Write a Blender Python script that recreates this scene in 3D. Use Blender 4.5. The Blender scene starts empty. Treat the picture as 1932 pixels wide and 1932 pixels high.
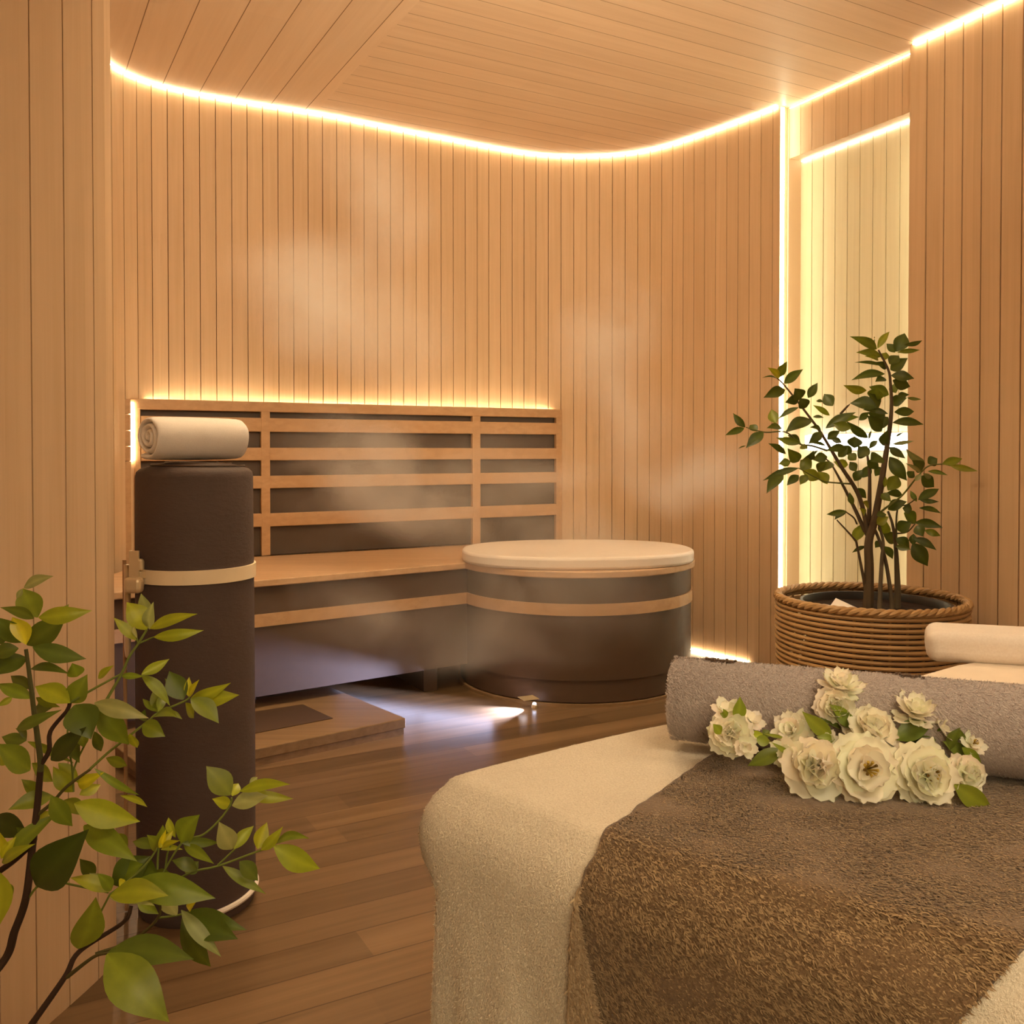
import bpy, bmesh, math, random
import numpy as np
from mathutils import Vector, Matrix, noise
random.seed(7); rng = np.random.default_rng(7)
S = bpy.context.scene
COL = S.collection
PI = math.pi

# ------------------------------------------------------------------ camera
F = 1740.0; CZ = 0.98; PITCH = math.radians(0.93)
cam_d = bpy.data.cameras.new('camera'); cam = bpy.data.objects.new('camera', cam_d); COL.objects.link(cam)
cam.location = (0, 0, CZ); cam.rotation_euler = (PI/2-PITCH, 0, 0)
cam_d.sensor_width = 36; cam_d.lens = 36*F/1932; cam_d.shift_y = -88/1932
cam_d.clip_start = 0.02
S.camera = cam
def P(u, v, d):
    cx = (u-966)/F; cy = (878-v)/F
    y = math.cos(PITCH)+cy*math.sin(PITCH); z = -math.sin(PITCH)+cy*math.cos(PITCH)
    k = d/y
    return Vector((cx*k, d, CZ+z*k))

# ------------------------------------------------------------------ helpers
def link(o): COL.objects.link(o); return o
def tag(o, label=None, cat=None, group=None, kind=None):
    if label: o['label'] = label
    if cat: o['category'] = cat
    if group: o['group'] = group
    if kind: o['kind'] = kind
    return o
def thing(name, label, cat, loc=(0,0,0), rz=0, group=None):
    o = link(bpy.data.objects.new(name, None)); o.location = loc; o.rotation_euler = (0,0,rz)
    o.empty_display_size = .05
    o['_w'] = 1; del o['_w']
    return tag(o, label, cat, group)
def finish(name, me, mat, parent=None, smooth=False):
    o = bpy.data.objects.new(name, me); link(o)
    if mat: me.materials.append(mat)
    if smooth:
        me.polygons.foreach_set('use_smooth', [True]*len(me.polygons))
    if parent:
        o.parent = parent
        o.matrix_parent_inverse = (Matrix.Translation(parent.location) @ parent.rotation_euler.to_matrix().to_4x4()).inverted() if parent.parent is None else Matrix()
    return o
def mesh(name, verts, faces, mat, parent=None, smooth=False, uv=None, col=None):
    me = bpy.data.meshes.new(name)
    me.from_pydata([tuple(v) for v in verts], [], [tuple(f) for f in faces])
    if uv is not None:
        l = me.uv_layers.new(name='UVMap'); idx = np.empty(len(me.loops), dtype=np.int32); me.loops.foreach_get('vertex_index', idx)
        l.data.foreach_set('uv', np.asarray(uv, dtype=np.float32)[idx].ravel())
    if col is not None:
        a = me.color_attributes.new('tint', 'FLOAT_COLOR', 'POINT'); c = np.ones((len(verts), 4), dtype=np.float32); c[:, :3] = np.asarray(col); a.data.foreach_set('color', c.ravel())
    me.update()
    return finish(name, me, mat, parent, smooth)
def fastmesh(name, V, Q, mat, parent=None, col=None, smooth=False):
    """numpy verts (n,3), faces (m,k)"""
    me = bpy.data.meshes.new(name)
    k = Q.shape[1]
    me.vertices.add(len(V)); me.vertices.foreach_set('co', V.astype(np.float32).ravel())
    me.loops.add(Q.size); me.loops.foreach_set('vertex_index', Q.astype(np.int32).ravel())
    me.polygons.add(len(Q)); me.polygons.foreach_set('loop_start', np.arange(0, Q.size, k, dtype=np.int32))
    if col is not None:
        a = me.color_attributes.new('tint', 'FLOAT_COLOR', 'POINT'); c = np.ones((len(V), 4), dtype=np.float32); c[:, :3] = col; a.data.foreach_set('color', c.ravel())
    me.update(calc_edges=True)
    return finish(name, me, mat, parent, smooth)
def bevel(o, w, seg=2, ang=40):
    m = o.modifiers.new('bevel', 'BEVEL'); m.width = w; m.segments = seg; m.limit_method = 'ANGLE'; m.angle_limit = math.radians(ang)
    return o
def shade_auto(o, ang=40):
    me = o.data
    me.polygons.foreach_set('use_smooth', [True]*len(me.polygons))
    try: me.set_sharp_from_angle(angle=math.radians(ang))
    except Exception: pass
    return o
def prism_data(poly, z0, z1):
    n = len(poly)
    a = sum(poly[i][0]*poly[(i+1) % n][1]-poly[(i+1) % n][0]*poly[i][1] for i in range(n))
    if a < 0: poly = poly[::-1]
    V = [(x, y, z0) for x, y in poly]+[(x, y, z1) for x, y in poly]
    Fs = [tuple(range(n-1, -1, -1)), tuple(range(n, 2*n))]
    for i in range(n):
        j = (i+1) % n; Fs.append((i, j, j+n, i+n))
    return V, Fs
def prism(name, poly, z0, z1, mat, parent=None, bev=0):
    V, Fs = prism_data(poly, z0, z1)
    o = mesh(name, V, Fs, mat, parent)
    if bev: bevel(o, bev); 
    return o
class MB:
    def __init__(s): s.V = []; s.F = []; s.C = []; s.c = (1,1,1)
    def add(s, V, Fs):
        b = len(s.V); s.V += [tuple(v) for v in V]; s.F += [tuple(i+b for i in f) for f in Fs]; s.C += [s.c]*len(V)
    def prism(s, poly, z0, z1): s.add(*prism_data(poly, z0, z1))
    def obox(s, c, ax, ay, az):
        c = Vector(c); ax, ay, az = Vector(ax), Vector(ay), Vector(az)
        V = [c+ax*i+ay*j+az*k for i in (-1,1) for j in (-1,1) for k in (-1,1)]
        Fs = [(0,1,3,2),(4,6,7,5),(0,4,5,1),(2,3,7,6),(0,2,6,4),(1,5,7,3)]
        if ax.cross(ay).dot(az) < 0: Fs = [f[::-1] for f in Fs]
        s.add(V, Fs)
    def tube(s, pts, rad, seg=8, caps=True):
        pts = [Vector(p) for p in pts]; n = len(pts)
        if not hasattr(rad, '__len__'): rad = [rad]*n
        ref = None; V = []
        for i in range(n):
            t = (pts[min(i+1, n-1)]-pts[max(i-1, 0)]).normalized()
            if ref is None:
                ref = Vector((0,0,1)) if abs(t.z) < .9 else Vector((1,0,0))
                a = t.cross(ref).normalized()
            else:
                a = (a-t*a.dot(t)).normalized()
            b = t.cross(a)
            for k in range(seg):
                th = 2*PI*k/seg; V.append(pts[i]+(a*math.cos(th)+b*math.sin(th))*rad[i])
        Fs = []
        for i in range(n-1):
            for k in range(seg):
                k2 = (k+1) % seg; Fs.append((i*seg+k, i*seg+k2, (i+1)*seg+k2, (i+1)*seg+k))
        if caps:
            Fs.append(tuple(range(seg-1, -1, -1))); Fs.append(tuple((n-1)*seg+k for k in range(seg)))
        s.add(V, Fs)
    def ring(s, c, R, r, seg=64, tseg=8, wob=0, ph=0, squash=1.0):
        V = []; Fs = []
        for i in range(seg):
            th = 2*PI*i/seg
            rr = R+wob*math.sin(th*12+ph)
            for k in range(tseg):
                a = 2*PI*k/tseg
                V.append((c[0]+(rr+r*math.cos(a))*math.cos(th), c[1]+(rr+r*math.cos(a))*math.sin(th), c[2]+r*squash*math.sin(a)))
        for i in range(seg):
            for k in range(tseg):
                i2 = (i+1) % seg; k2 = (k+1) % tseg
                Fs.append((i*tseg+k, i2*tseg+k, i2*tseg+k2, i*tseg+k2))
        s.add(V, Fs)
    def lathe(s, c, prof, seg=64, cap0=True, cap1=True):
        V = []; Fs = []; m = len(prof)
        for i in range(seg):
            th = 2*PI*i/seg
            for r, z in prof: V.append((c[0]+r*math.cos(th), c[1]+r*math.sin(th), c[2]+z))
        for i in range(seg):
            i2 = (i+1) % seg
            for k in range(m-1): Fs.append((i*m+k, i2*m+k, i2*m+k+1, i*m+k+1))
        if cap0: Fs.append(tuple(i*m for i in range(seg-1, -1, -1)))
        if cap1: Fs.append(tuple(i*m+m-1 for i in range(seg)))
        s.add(V, Fs)
    def build(s, name, mat, parent=None, smooth=True, ang=40, tint=False):
        o = mesh(name, s.V, s.F, mat, parent, col=s.C if tint else None)
        if smooth: shade_auto(o, ang)
        return o
def catmull(pts, step):
    pts = [Vector((p[0], p[1], p[2] if len(p) > 2 else 0)) for p in pts]
    out = []
    for i in range(len(pts)-1):
        p0 = pts[max(i-1, 0)]; p1 = pts[i]; p2 = pts[i+1]; p3 = pts[min(i+2, len(pts)-1)]
        if i == 0: p0 = p1*2-p2
        if i+2 > len(pts)-1: p3 = p2*2-p1
        n = max(2, int((p2-p1).length/step*2))
        for k in range(n):
            t = k/n
            out.append(0.5*((2*p1)+(p2-p0)*t+(2*p0-5*p1+4*p2-p3)*t*t+(3*p1-p0-3*p2+p3)*t**3))
    out.append(pts[-1].copy())
    return out
class Path:
    def __init__(s, pts, smooth=True, step=.01):
        q = catmull(pts, step) if smooth else [Vector((p[0], p[1], 0)) for p in pts]
        s.q = q; s.L = [0]
        for i in range(1, len(q)): s.L.append(s.L[-1]+(q[i]-q[i-1]).length)
        s.len = s.L[-1]; s._L = np.array(s.L); s._x = np.array([p.x for p in q]); s._y = np.array([p.y for p in q])
    def at(s, t):
        return Vector((float(np.interp(t, s._L, s._x)), float(np.interp(t, s._L, s._y)), 0))
    def tan(s, t, e=.012):
        a = max(0, t-e); b = min(s.len, t+e)
        return (s.at(b)-s.at(a)).normalized()

# ------------------------------------------------------------------ materials
def new_mat(name):
    m = bpy.data.materials.new(name); m.use_nodes = True
    nt = m.node_tree; nt.nodes.clear()
    out = nt.nodes.new('ShaderNodeOutputMaterial')
    return m, nt, out
def N(nt, t, **kw):
    n = nt.nodes.new(t)
    for k, v in kw.items():
        if k.startswith('i_'):
            n.inputs[k[2:].replace('_', ' ')].default_value = v
        else: setattr(n, k, v)
    return n
def L(nt, a, b): nt.links.new(a, b)
def math_n(nt, op, a, b=None, c=None):
    n = nt.nodes.new('ShaderNodeMath'); n.operation = op
    for i, x in enumerate((a, b, c)):
        if x is None: continue
        if isinstance(x, (int, float)): n.inputs[i].default_value = x
        else: L(nt, x, n.inputs[i])
    return n.outputs[0]
def ramp(nt, fac, stops):
    r = nt.nodes.new('ShaderNodeValToRGB'); L(nt, fac, r.inputs[0])
    e = r.color_ramp.elements
    while len(e) < len(stops): e.new(.5)
    for i, (p, c) in enumerate(stops): e[i].position = p; e[i].color = (*c, 1)
    return r.outputs[0]
def mixc(nt, mode, fac, a, b):
    n = nt.nodes.new('ShaderNodeMix'); n.data_type = 'RGBA'; n.blend_type = mode
    for x, i in ((fac, 0), (a, 6), (b, 7)):
        if isinstance(x, (int, float)): n.inputs[i].default_value = x
        elif isinstance(x, tuple): n.inputs[i].default_value = (*x, 1)
        else: L(nt, x, n.inputs[i])
    return n.outputs[2]
def principled(nt, out, color, rough=.6, spec=.4, **kw):
    b = nt.nodes.new('ShaderNodeBsdfPrincipled')
    if isinstance(color, tuple): b.inputs['Base Color'].default_value = (*color, 1)
    else: L(nt, color, b.inputs['Base Color'])
    if isinstance(rough, (int, float)): b.inputs['Roughness'].default_value = rough
    else: L(nt, rough, b.inputs['Roughness'])
    b.inputs['Specular IOR Level'].default_value = spec
    for k, v in kw.items(): b.inputs[k].default_value = v
    L(nt, b.outputs[0], out.inputs[0])
    return b
def bump(nt, b, h, strength=.3, dist=.01):
    n = nt.nodes.new('ShaderNodeBump'); n.inputs['Strength'].default_value = strength; n.inputs['Distance'].default_value = dist
    L(nt, h, n.inputs['Height']); L(nt, n.outputs[0], b.inputs['Normal']); return n
def mapping(nt, src, scale=(1,1,1), rot=(0,0,0), loc=(0,0,0)):
    m = nt.nodes.new('ShaderNodeMapping'); m.inputs['Scale'].default_value = scale; m.inputs['Rotation'].default_value = rot; m.inputs['Location'].default_value = loc
    L(nt, src, m.inputs['Vector']); return m.outputs[0]
def noise_n(nt, vec, scale, detail=3, rough=.5, dist=0):
    n = nt.nodes.new('ShaderNodeTexNoise'); n.inputs['Scale'].default_value = scale; n.inputs['Detail'].default_value = detail
    n.inputs['Roughness'].default_value = rough; n.inputs['Distortion'].default_value = dist
    L(nt, vec, n.inputs['Vector']); return n.outputs[0]
def coords(nt): return nt.nodes.new('ShaderNodeTexCoord').outputs['Object']
def simple(name, color, rough=.6, spec=.4, **kw):
    m, nt, out = new_mat(name)
    c = coords(nt); n = noise_n(nt, c, 25, 3)
    col = mixc(nt, 'MULTIPLY', .25, color, ramp(nt, n, [(.3, (.75,.75,.75)), (.7, (1,1,1))]))
    principled(nt, out, col, rough, spec, **kw)
    return m

BW = .0665   # board width
def wood_wall_mat():
    m, nt, out = new_mat('wall_board_wood')
    uv = nt.nodes.new('ShaderNodeUVMap').outputs[0]
    sep = nt.nodes.new('ShaderNodeSeparateXYZ'); L(nt, uv, sep.inputs[0])
    idx = math_n(nt, 'FLOOR', math_n(nt, 'DIVIDE', sep.outputs[0], BW))
    wn = nt.nodes.new('ShaderNodeTexWhiteNoise'); wn.noise_dimensions = '1D'; L(nt, idx, wn.inputs['W'])
    cmb = nt.nodes.new('ShaderNodeCombineXYZ'); L(nt, sep.outputs[0], cmb.inputs[0]); L(nt, math_n(nt, 'ADD', sep.outputs[1], math_n(nt, 'MULTIPLY', wn.outputs[0], 30)), cmb.inputs[1])
    g = noise_n(nt, mapping(nt, cmb.outputs[0], (60, 1.4, 1)), 1.0, 4, .6, .4)
    g2 = noise_n(nt, mapping(nt, cmb.outputs[0], (6, .8, 1)), 1.0, 2)
    base = ramp(nt, g, [(.25, (.64,.44,.26)), (.75, (.72,.51,.32))])
    tone = ramp(nt, wn.outputs[0], [(0, (.93,.92,.91)), (1, (1,1,1))])
    c = mixc(nt, 'MULTIPLY', 1.0, base, tone)
    c = mixc(nt, 'MULTIPLY', .5, c, ramp(nt, g2, [(.3, (.9,.88,.86)), (.7, (1,1,1))]))
    b = principled(nt, out, c, .55, .25)
    bump(nt, b, g, .08, .002)
    return m
def plank_mat(name, across_deg, w, c0, c1, seam, rough=.4, spec=.4, second=None, tone=(.8,1.0), seamw=.012, plank_len=1.3):
    """planks running along across_deg; second=(deg,w,split_deg,offset): other family on one side of a line"""
    m, nt, out = new_mat(name)
    pos = coords(nt)
    def fam(deg, w):
        v = mapping(nt, pos, (1,1,1), (0, 0, -math.radians(deg)))
        s = nt.nodes.new('ShaderNodeSeparateXYZ'); L(nt, v, s.inputs[0])
        yy = math_n(nt, 'DIVIDE', s.outputs[1], w)
        idx = math_n(nt, 'FLOOR', yy); fr = math_n(nt, 'FRACT', yy)
        wn = nt.nodes.new('ShaderNodeTexWhiteNoise'); wn.noise_dimensions = '1D'; L(nt, idx, wn.inputs['W'])
        xx = math_n(nt, 'DIVIDE', math_n(nt, 'ADD', s.outputs[0], math_n(nt, 'MULTIPLY', wn.outputs[0], plank_len)), plank_len)
        wn2 = nt.nodes.new('ShaderNodeTexWhiteNoise'); wn2.noise_dimensions = '2D'
        cb = nt.nodes.new('ShaderNodeCombineXYZ'); L(nt, idx, cb.inputs[0]); L(nt, math_n(nt, 'FLOOR', xx), cb.inputs[1]); L(nt, cb.outputs[0], wn2.inputs['Vector'])
        e = math_n(nt, 'MINIMUM', fr, math_n(nt, 'SUBTRACT', 1.0, fr))
        sm = math_n(nt, 'LESS_THAN', e, seamw/2)
        g = noise_n(nt, mapping(nt, v, (1.3, 28, 1)), 1.0, 4, .6, .5)
        base = ramp(nt, g, [(.3, c0), (.72, c1)])
        t = ramp(nt, wn2.outputs[0], [(0, (tone[0],)*3), (1, (tone[1],)*3)])
        c = mixc(nt, 'MULTIPLY', 1, base, t)
        c = mixc(nt, 'MIX', math_n(nt, 'MULTIPLY', sm, 1.0), c, seam)
        return c, sm, g
    c, sm, g = fam(across_deg, w)
    if second:
        deg2, w2, sdeg, off = second
        cc, sm2, g2 = fam(deg2, w2)
        v = mapping(nt, pos, (1,1,1), (0, 0, -math.radians(sdeg)))
        s = nt.nodes.new('ShaderNodeSeparateXYZ'); L(nt, v, s.inputs[0])
        k = math_n(nt, 'GREATER_THAN', s.outputs[1], off)
        c = mixc(nt, 'MIX', k, c, cc)
    b = principled(nt, out, c, rough, spec)
    bump(nt, b, sm, -.25 if False else .15, .002)
    return m
def emit(name, color, strength):
    m, nt, out = new_mat(name)
    e = nt.nodes.new('ShaderNodeEmission'); e.inputs[0].default_value = (*color, 1); e.inputs[1].default_value = strength
    L(nt, e.outputs[0], out.inputs[0]); return m
def bench_wood(name, c0, c1, deg=30, rough=.45):
    m, nt, out = new_mat(name)
    v = mapping(nt, coords(nt), (2.0, 45, 45), (0, 0, -math.radians(deg)))
    g = noise_n(nt, v, 1.0, 4, .6, .3)
    b = principled(nt, out, ramp(nt, g, [(.3, c0), (.7, c1)]), rough, .35)
    return m
def cloth(name, c0, c1, scale=900, strength=.5, rough=.95, sheen=.3):
    m, nt, out = new_mat(name)
    c = coords(nt); n = noise_n(nt, c, scale, 3, .7); n2 = noise_n(nt, c, 14, 3)
    col = mixc(nt, 'MULTIPLY', .5, ramp(nt, n, [(.35, c0), (.65, c1)]), ramp(nt, n2, [(.3, (.85,.84,.83)), (.7, (1,1,1))]))
    b = principled(nt, out, col, rough, .1, **{'Sheen Weight': sheen, 'Sheen Roughness': .5})
    bump(nt, b, n, strength, .002)
    return m
def tint_mat(name, rough=.5, spec=.3, trans=0, sheen=0, vein=False, subs=0):
    m, nt, out = new_mat(name)
    a = nt.nodes.new('ShaderNodeVertexColor'); a.layer_name = 'tint'
    col = a.outputs[0]
    if vein:
        n = noise_n(nt, coords(nt), 60, 3); col = mixc(nt, 'MULTIPLY', .6, col, ramp(nt, n, [(.3, (.75,.78,.7)), (.7, (1,1,1))]))
    b = principled(nt, out, col, rough, spec)
    if sheen: b.inputs['Sheen Weight'].default_value = sheen
    if trans:
        t = nt.nodes.new('ShaderNodeBsdfTranslucent'); L(nt, col, t.inputs[0])
        mx = nt.nodes.new('ShaderNodeMixShader'); mx.inputs[0].default_value = trans
        L(nt, b.outputs[0], mx.inputs[1]); L(nt, t.outputs[0], mx.inputs[2]); L(nt, mx.outputs[0], out.inputs[0])
    return m

M_wall = wood_wall_mat()
M_ceil = plank_mat('ceiling_planks', 29, .10, (.78,.57,.375), (.85,.64,.44), (.26,.14,.06), .5, .25,
                   second=(119, .15, 119, -1.25), tone=(.93,1.0), seamw=.022, plank_len=2.2)
M_floor = plank_mat('floor_planks', 29, .105, (.16,.092,.042), (.25,.15,.075), (.08,.042,.018), .28, .45, tone=(.55,1.0), seamw=.03, plank_len=1.1)
M_bench = bench_wood('bench_wood', (.50,.31,.165), (.62,.40,.23), 30)
M_step = bench_wood('step_wood', (.21,.125,.058), (.29,.18,.09), 35)
M_rail = bench_wood('rail_wood', (.46,.27,.13), (.56,.34,.175), 30)
M_dark = simple('dark_panel', (.09,.052,.030), .5, .35)
M_darkp = simple('heater_panel_charcoal', (.10,.068,.048), .5, .3)
M_gold = simple('pale_gold_metal', (.86,.68,.42), .32, .5, Metallic=.45)
M_strap = simple('pale_gold_strap', (.92,.75,.50), .5, .4)
M_slab = simple('cream_slab', (.82,.72,.62), .45, .35)
M_sheet = cloth('cream_terry', (.68,.58,.42), (.84,.74,.57), 480, 1.0)
M_white = cloth('white_towel_cloth', (.80,.73,.66), (.90,.84,.77), 700, .35)
M_grey = cloth('grey_terry', (.36,.30,.27), (.50,.43,.39), 700, .6)
M_pillow = cloth('cream_pillow_cloth', (.74,.64,.54), (.80,.71,.61), 300, .15)
M_flat = simple('smooth_sheet', (.80,.68,.54), .7, .2)
M_runner = cloth('runner_base', (.14,.085,.042), (.21,.13,.065), 500, .6)
M_fibre = tint_mat('terry_fibres', .9, .1, 0, .3)
M_leaf = tint_mat('leaf_skin', .38, .4, .30, 0, True)
M_petal = tint_mat('petal', .6, .2, .48)
M_stem = tint_mat('bark', .8, .2)
M_soil = simple('potting_soil', (.035,.02,.012), .95, .1)
M_pot = simple('black_plastic', (.02,.017,.015), .45, .4)
M_wicker = tint_mat('wicker_cane', .5, .35)
WARM = (1.0, .60, .27); WHITE = (1.0, .90, .66)
M_led = emit('led_warm', (1.0, .80, .50), 44)
M_led_soft = emit('led_soft', (1.0, .80, .50), 14)
M_led_line = emit('led_line', (1.0, .97, .80), 14)
M_led_back = emit('led_back', (1.0, .80, .50), 42)
M_led_low = emit('led_warm_low', (1.0, .76, .46), 60)
M_led_niche = emit('led_neutral', (1.0, .95, .66), 38)
M_led_bar = emit('led_cool_bar', (.98, .96, .92), 11)
M_led_spot = emit('led_cool_spot', (.70, .76, 1.0), 18)

def mat_mat():
    m, nt, out = new_mat('charcoal_foam')
    c = coords(nt); n = noise_n(nt, mapping(nt, c, (1,1,2.2)), 55, 5, .65); n2 = noise_n(nt, c, 7, 3)
    col = mixc(nt, 'MULTIPLY', .6, (.105,.072,.060), ramp(nt, n2, [(.3, (.75,.75,.78)), (.7, (1,1,1))]))
    b = principled(nt, out, col, .7, .25); bump(nt, b, n, .45, .004); return m
M_mat = mat_mat()

# ------------------------------------------------------------------ room
ZC = 2.50
def build_wall(name, pts, z0, z1, side, bw=BW, groove=.0035, depth=.012, thick=.05, mat=None, smooth=True, phase=0, zsegs=1, kind='structure', parent=None):
    """boards along a path; side=+1: the room is to the left of the path direction"""
    p = Path(pts, smooth)
    ts = [(0, 0)]
    t = phase if phase > 0 else bw
    samples = []
    edges = []
    while t < p.len-.01: edges.append(t); t += bw
    cur = 0
    for e in edges+[p.len]:
        n = max(1, int((e-cur)/.03))
        for k in range(n+1):
            tt = cur+(e-cur)*k/n
            if k == 0 and cur > 0: tt = cur+groove/2
            if k == n and e < p.len: tt = e-groove/2
            samples.append((tt, 0))
        if e < p.len:
            samples.append((e-groove/2+1e-5, -depth)); samples.append((e+groove/2-1e-5, -depth))
        cur = e
    V = []; UV = []
    n = len(samples)
    for z in (z0, z1):
        for tt, off in samples:
            q = p.at(tt); tg = p.tan(tt); nr = Vector((-tg.y, tg.x, 0))*side
            a = q+nr*off; b = q-nr*thick
            V += [(a.x, a.y, z), (b.x, b.y, z)]; UV += [(tt, z), (tt, z)]
    Fs = []
    N2 = 2*n
    for i in range(n-1):
        a, b = 2*i, 2*i+2
        fr = (a, b, b+N2, a+N2); bk = (a+1, a+1+N2, b+1+N2, b+1)
        tp = (a+N2, b+N2, b+1+N2, a+1+N2); bt = (a, a+1, b+1, b)
        for f in (fr, bk, tp, bt): Fs.append(f if side < 0 else f[::-1])
    Fs.append((0, N2, N2+1, 1)); Fs.append((N2-2, N2-1, 2*N2-1, 2*N2-2))
    o = mesh(name, V, Fs, mat or M_wall, parent, uv=UV)
    if kind and not parent: o['kind'] = kind
    return o, p
tR = Vector((.46, -.888, 0)).normalized(); nR = Vector((.888, .46, 0)).normalized()   # along the right wall; outwards
P0 = Vector((1.182, 4.088, 0)); PN = P0+tR*.6786
back_pts = [(-1.60,2.6), (-1.61,3.2), (-1.60,3.47), (-1.585,3.64), (-1.555,3.74), (-1.50,3.83), (-1.41,3.91), (-1.31,3.975), (-1.09,4.085), (-.8375,4.205),
            (-.569,4.37), (-.277,4.545), (-.07,4.665), (.07,4.735), (.20,4.775), (.341,4.788), (.48,4.775), (.61,4.735), (.72,4.67), (.826,4.565), (.971,4.385), (1.082,4.235), (P0.x,P0.y)]
w, pback = build_wall('wall_back', back_pts, 0, ZC+.02, -1)
w_l, pl = build_wall('wall_left', [(-1.60,2.6), (-1.60,1.0), (-1.6,-1.6)][::-1], 0, ZC+.02, -1, smooth=False)
farR = PN+tR*5.6
w_r, pr = build_wall('wall_right', [(PN.x,PN.y), (farR.x,farR.y)], 0, ZC+.02, -1, bw=.0745, groove=.005, depth=.014, thick=.12, smooth=False)
w_f, pf = build_wall('wall_front', [(farR.x,farR.y-.0), (-1.6,-1.6)], 0, ZC+.02, -1, bw=.09, smooth=False)
# niche: upper panel (shallow) and lower panel (deeper)
a, b = P0+nR*.055, PN+nR*.055
up, _ = build_wall('trim_1', [(a.x,a.y), (b.x,b.y)], 2.274, ZC+.02, -1, bw=.0665, groove=.0025, thick=.10, smooth=False)
a, b = P0+nR*.125-tR*.0, PN+nR*.125
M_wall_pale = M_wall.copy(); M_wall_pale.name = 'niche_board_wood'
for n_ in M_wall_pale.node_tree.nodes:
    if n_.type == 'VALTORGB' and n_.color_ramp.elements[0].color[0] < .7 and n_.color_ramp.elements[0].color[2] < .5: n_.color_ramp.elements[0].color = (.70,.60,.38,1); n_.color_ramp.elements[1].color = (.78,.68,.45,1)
lo, plo = build_wall('wall_niche', [(a.x,a.y), (b.x,b.y)], 0, 2.274, -1, bw=.0665, groove=.0035, thick=.03, smooth=False, mat=M_wall_pale)
# jambs close the niche sides
def jamb(name, c, t):
    p = [c+nR*.0, c+nR*.16, c+nR*.16+t, c+t]
    o = prism(name, [(q.x,q.y) for q in p], 0, ZC+.02, M_wall); o['kind'] = 'structure'
    return o
jamb('trim_2', P0+nR*.051, -tR*.03)

# partition wall in the foreground, rounded end
part_pts = [(-1.56,-1.0), (-1.35,-.55), (-1.17,0), (-1.02,.5), (-.93,.9), (-.865,1.2), (-.825,1.4), (-.787,1.58), (-.768,1.68), (-.762,1.74), (-.772,1.785), (-.80,1.812), (-.84,1.82), (-.90,1.815), (-.96,1.80)]
w_p, pp = build_wall('wall_partition', part_pts, 0.0, ZC+.02, -1, bw=.082, groove=.003, depth=.012, thick=.03, phase=.03)

# floor / ceiling polygons
outl = [(-1.66,-1.65), (-1.66,2.6)]
for tt in np.linspace(.05, pback.len, 60):
    q = pback.at(tt); tg = pback.tan(tt); nr = Vector((-tg.y, tg.x, 0)); outl.append((q.x+nr.x*.045, q.y+nr.y*.045))
outl += [tuple((P0+nR*.2)[:2]), tuple((PN+nR*.2)[:2]), (farR.x+.1, farR.y-.06)]
fl = prism('floor', outl, -.06, 0, M_floor); fl['kind'] = 'structure'
ce = prism('ceiling', outl, ZC, ZC+.06, M_ceil); ce['kind'] = 'structure'
for wo in (w, w_l, w_r, w_f, up, w_p): pass

# ------------------------------------------------------------------ LED strips
def strip(name, label, path, t0, t1, z, off, side, r, mat, step=.05):
    mb = MB(); pts = []
    n = max(2, int((t1-t0)/step))
    for i in range(n+1):
        tt = t0+(t1-t0)*i/n; q = path.at(tt); tg = path.tan(tt); nr = Vector((-tg.y, tg.x, 0))*side
        pts.append((q.x+nr.x*off, q.y+nr.y*off, z))
    mb.tube(pts, r, 6)
    o = mb.build(name, mat); tag(o, label, 'light strip'); return o
strip('led_strip', 'thin glowing warm light line along the top of the curved back wall under the ceiling', pback, .05, pback.len-.01, ZC-.006, .009, -1, .0026, M_led)
strip('led_strip', 'glowing warm light line along the top of the right-hand wall beside the ceiling', pr, .02, 2.6, ZC-.006, .009, -1, .0026, M_led)
strip('led_strip', 'glowing light line along the ceiling edge inside the pale wall niche', Path([(P0+nR*.055)[:2], (PN+nR*.055)[:2]], False), .01, .66, ZC-.008, .007, -1, .0024, M_led_soft)
strip('led_strip', 'bright white light line across the top of the yellow niche panel', Path([(P0+nR*.125)[:2], (PN+nR*.125)[:2]], False), .01, .67, 2.268, .007, -1, .0026, M_led_line)
lb = Path([(P0+nR*.0)[:2], (PN)[:2]], False)
tf = pback.len
strip('led_strip', 'thin warm light line at the foot of the back wall right of the round bench', pback, tf-1.15, tf-.16, .006, .005, -1, .0032, M_led_low)
# vertical strip at the far jamb of the niche
mb = MB(); c = P0+nR*.012+tR*.006
mb.obox((c.x, c.y, (ZC-.01)/2+.005), nR*.0045, tR*.003, (0,0,(ZC-.02)/2)); o = mb.build('led_strip', M_led_niche, smooth=False)
tag(o, 'tall upright glowing white light strip at the left edge of the niche', 'light strip')
mb = MB(); c = PN+nR*.075-tR*.008
mb.obox((c.x, c.y, 1.12), nR*.030, tR*.003, (0,0,1.10)); o = mb.build('led_strip', emit('niche_fill_glow', (1.0, .95, .66), 7), smooth=False)  # unseen strip added to brighten the niche panel
tag(o, 'upright added fill strip, unseen behind the right edge of the niche', 'light strip')
# luminous bar behind the plant
bar = thing('wall_light', 'cool white horizontal light bar glowing in the niche behind the tree', 'wall light', (*(P0+tR*.34+nR*.10)[:2], 1.015))
mb = MB(); c = P0+tR*.36+nR*.108
mb.obox((c.x,c.y,1.015), tR*.30, nR*.010, (0,0,.030)); mb.build('diffuser', M_led_bar, bar, smooth=False)
mb = MB(); c = P0+tR*.36+nR*.1225
mb.obox((c.x,c.y,1.015), tR*.305, nR*.003, (0,0,.036)); mb.build('mounting_plate', M_slab, bar, smooth=False)

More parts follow.
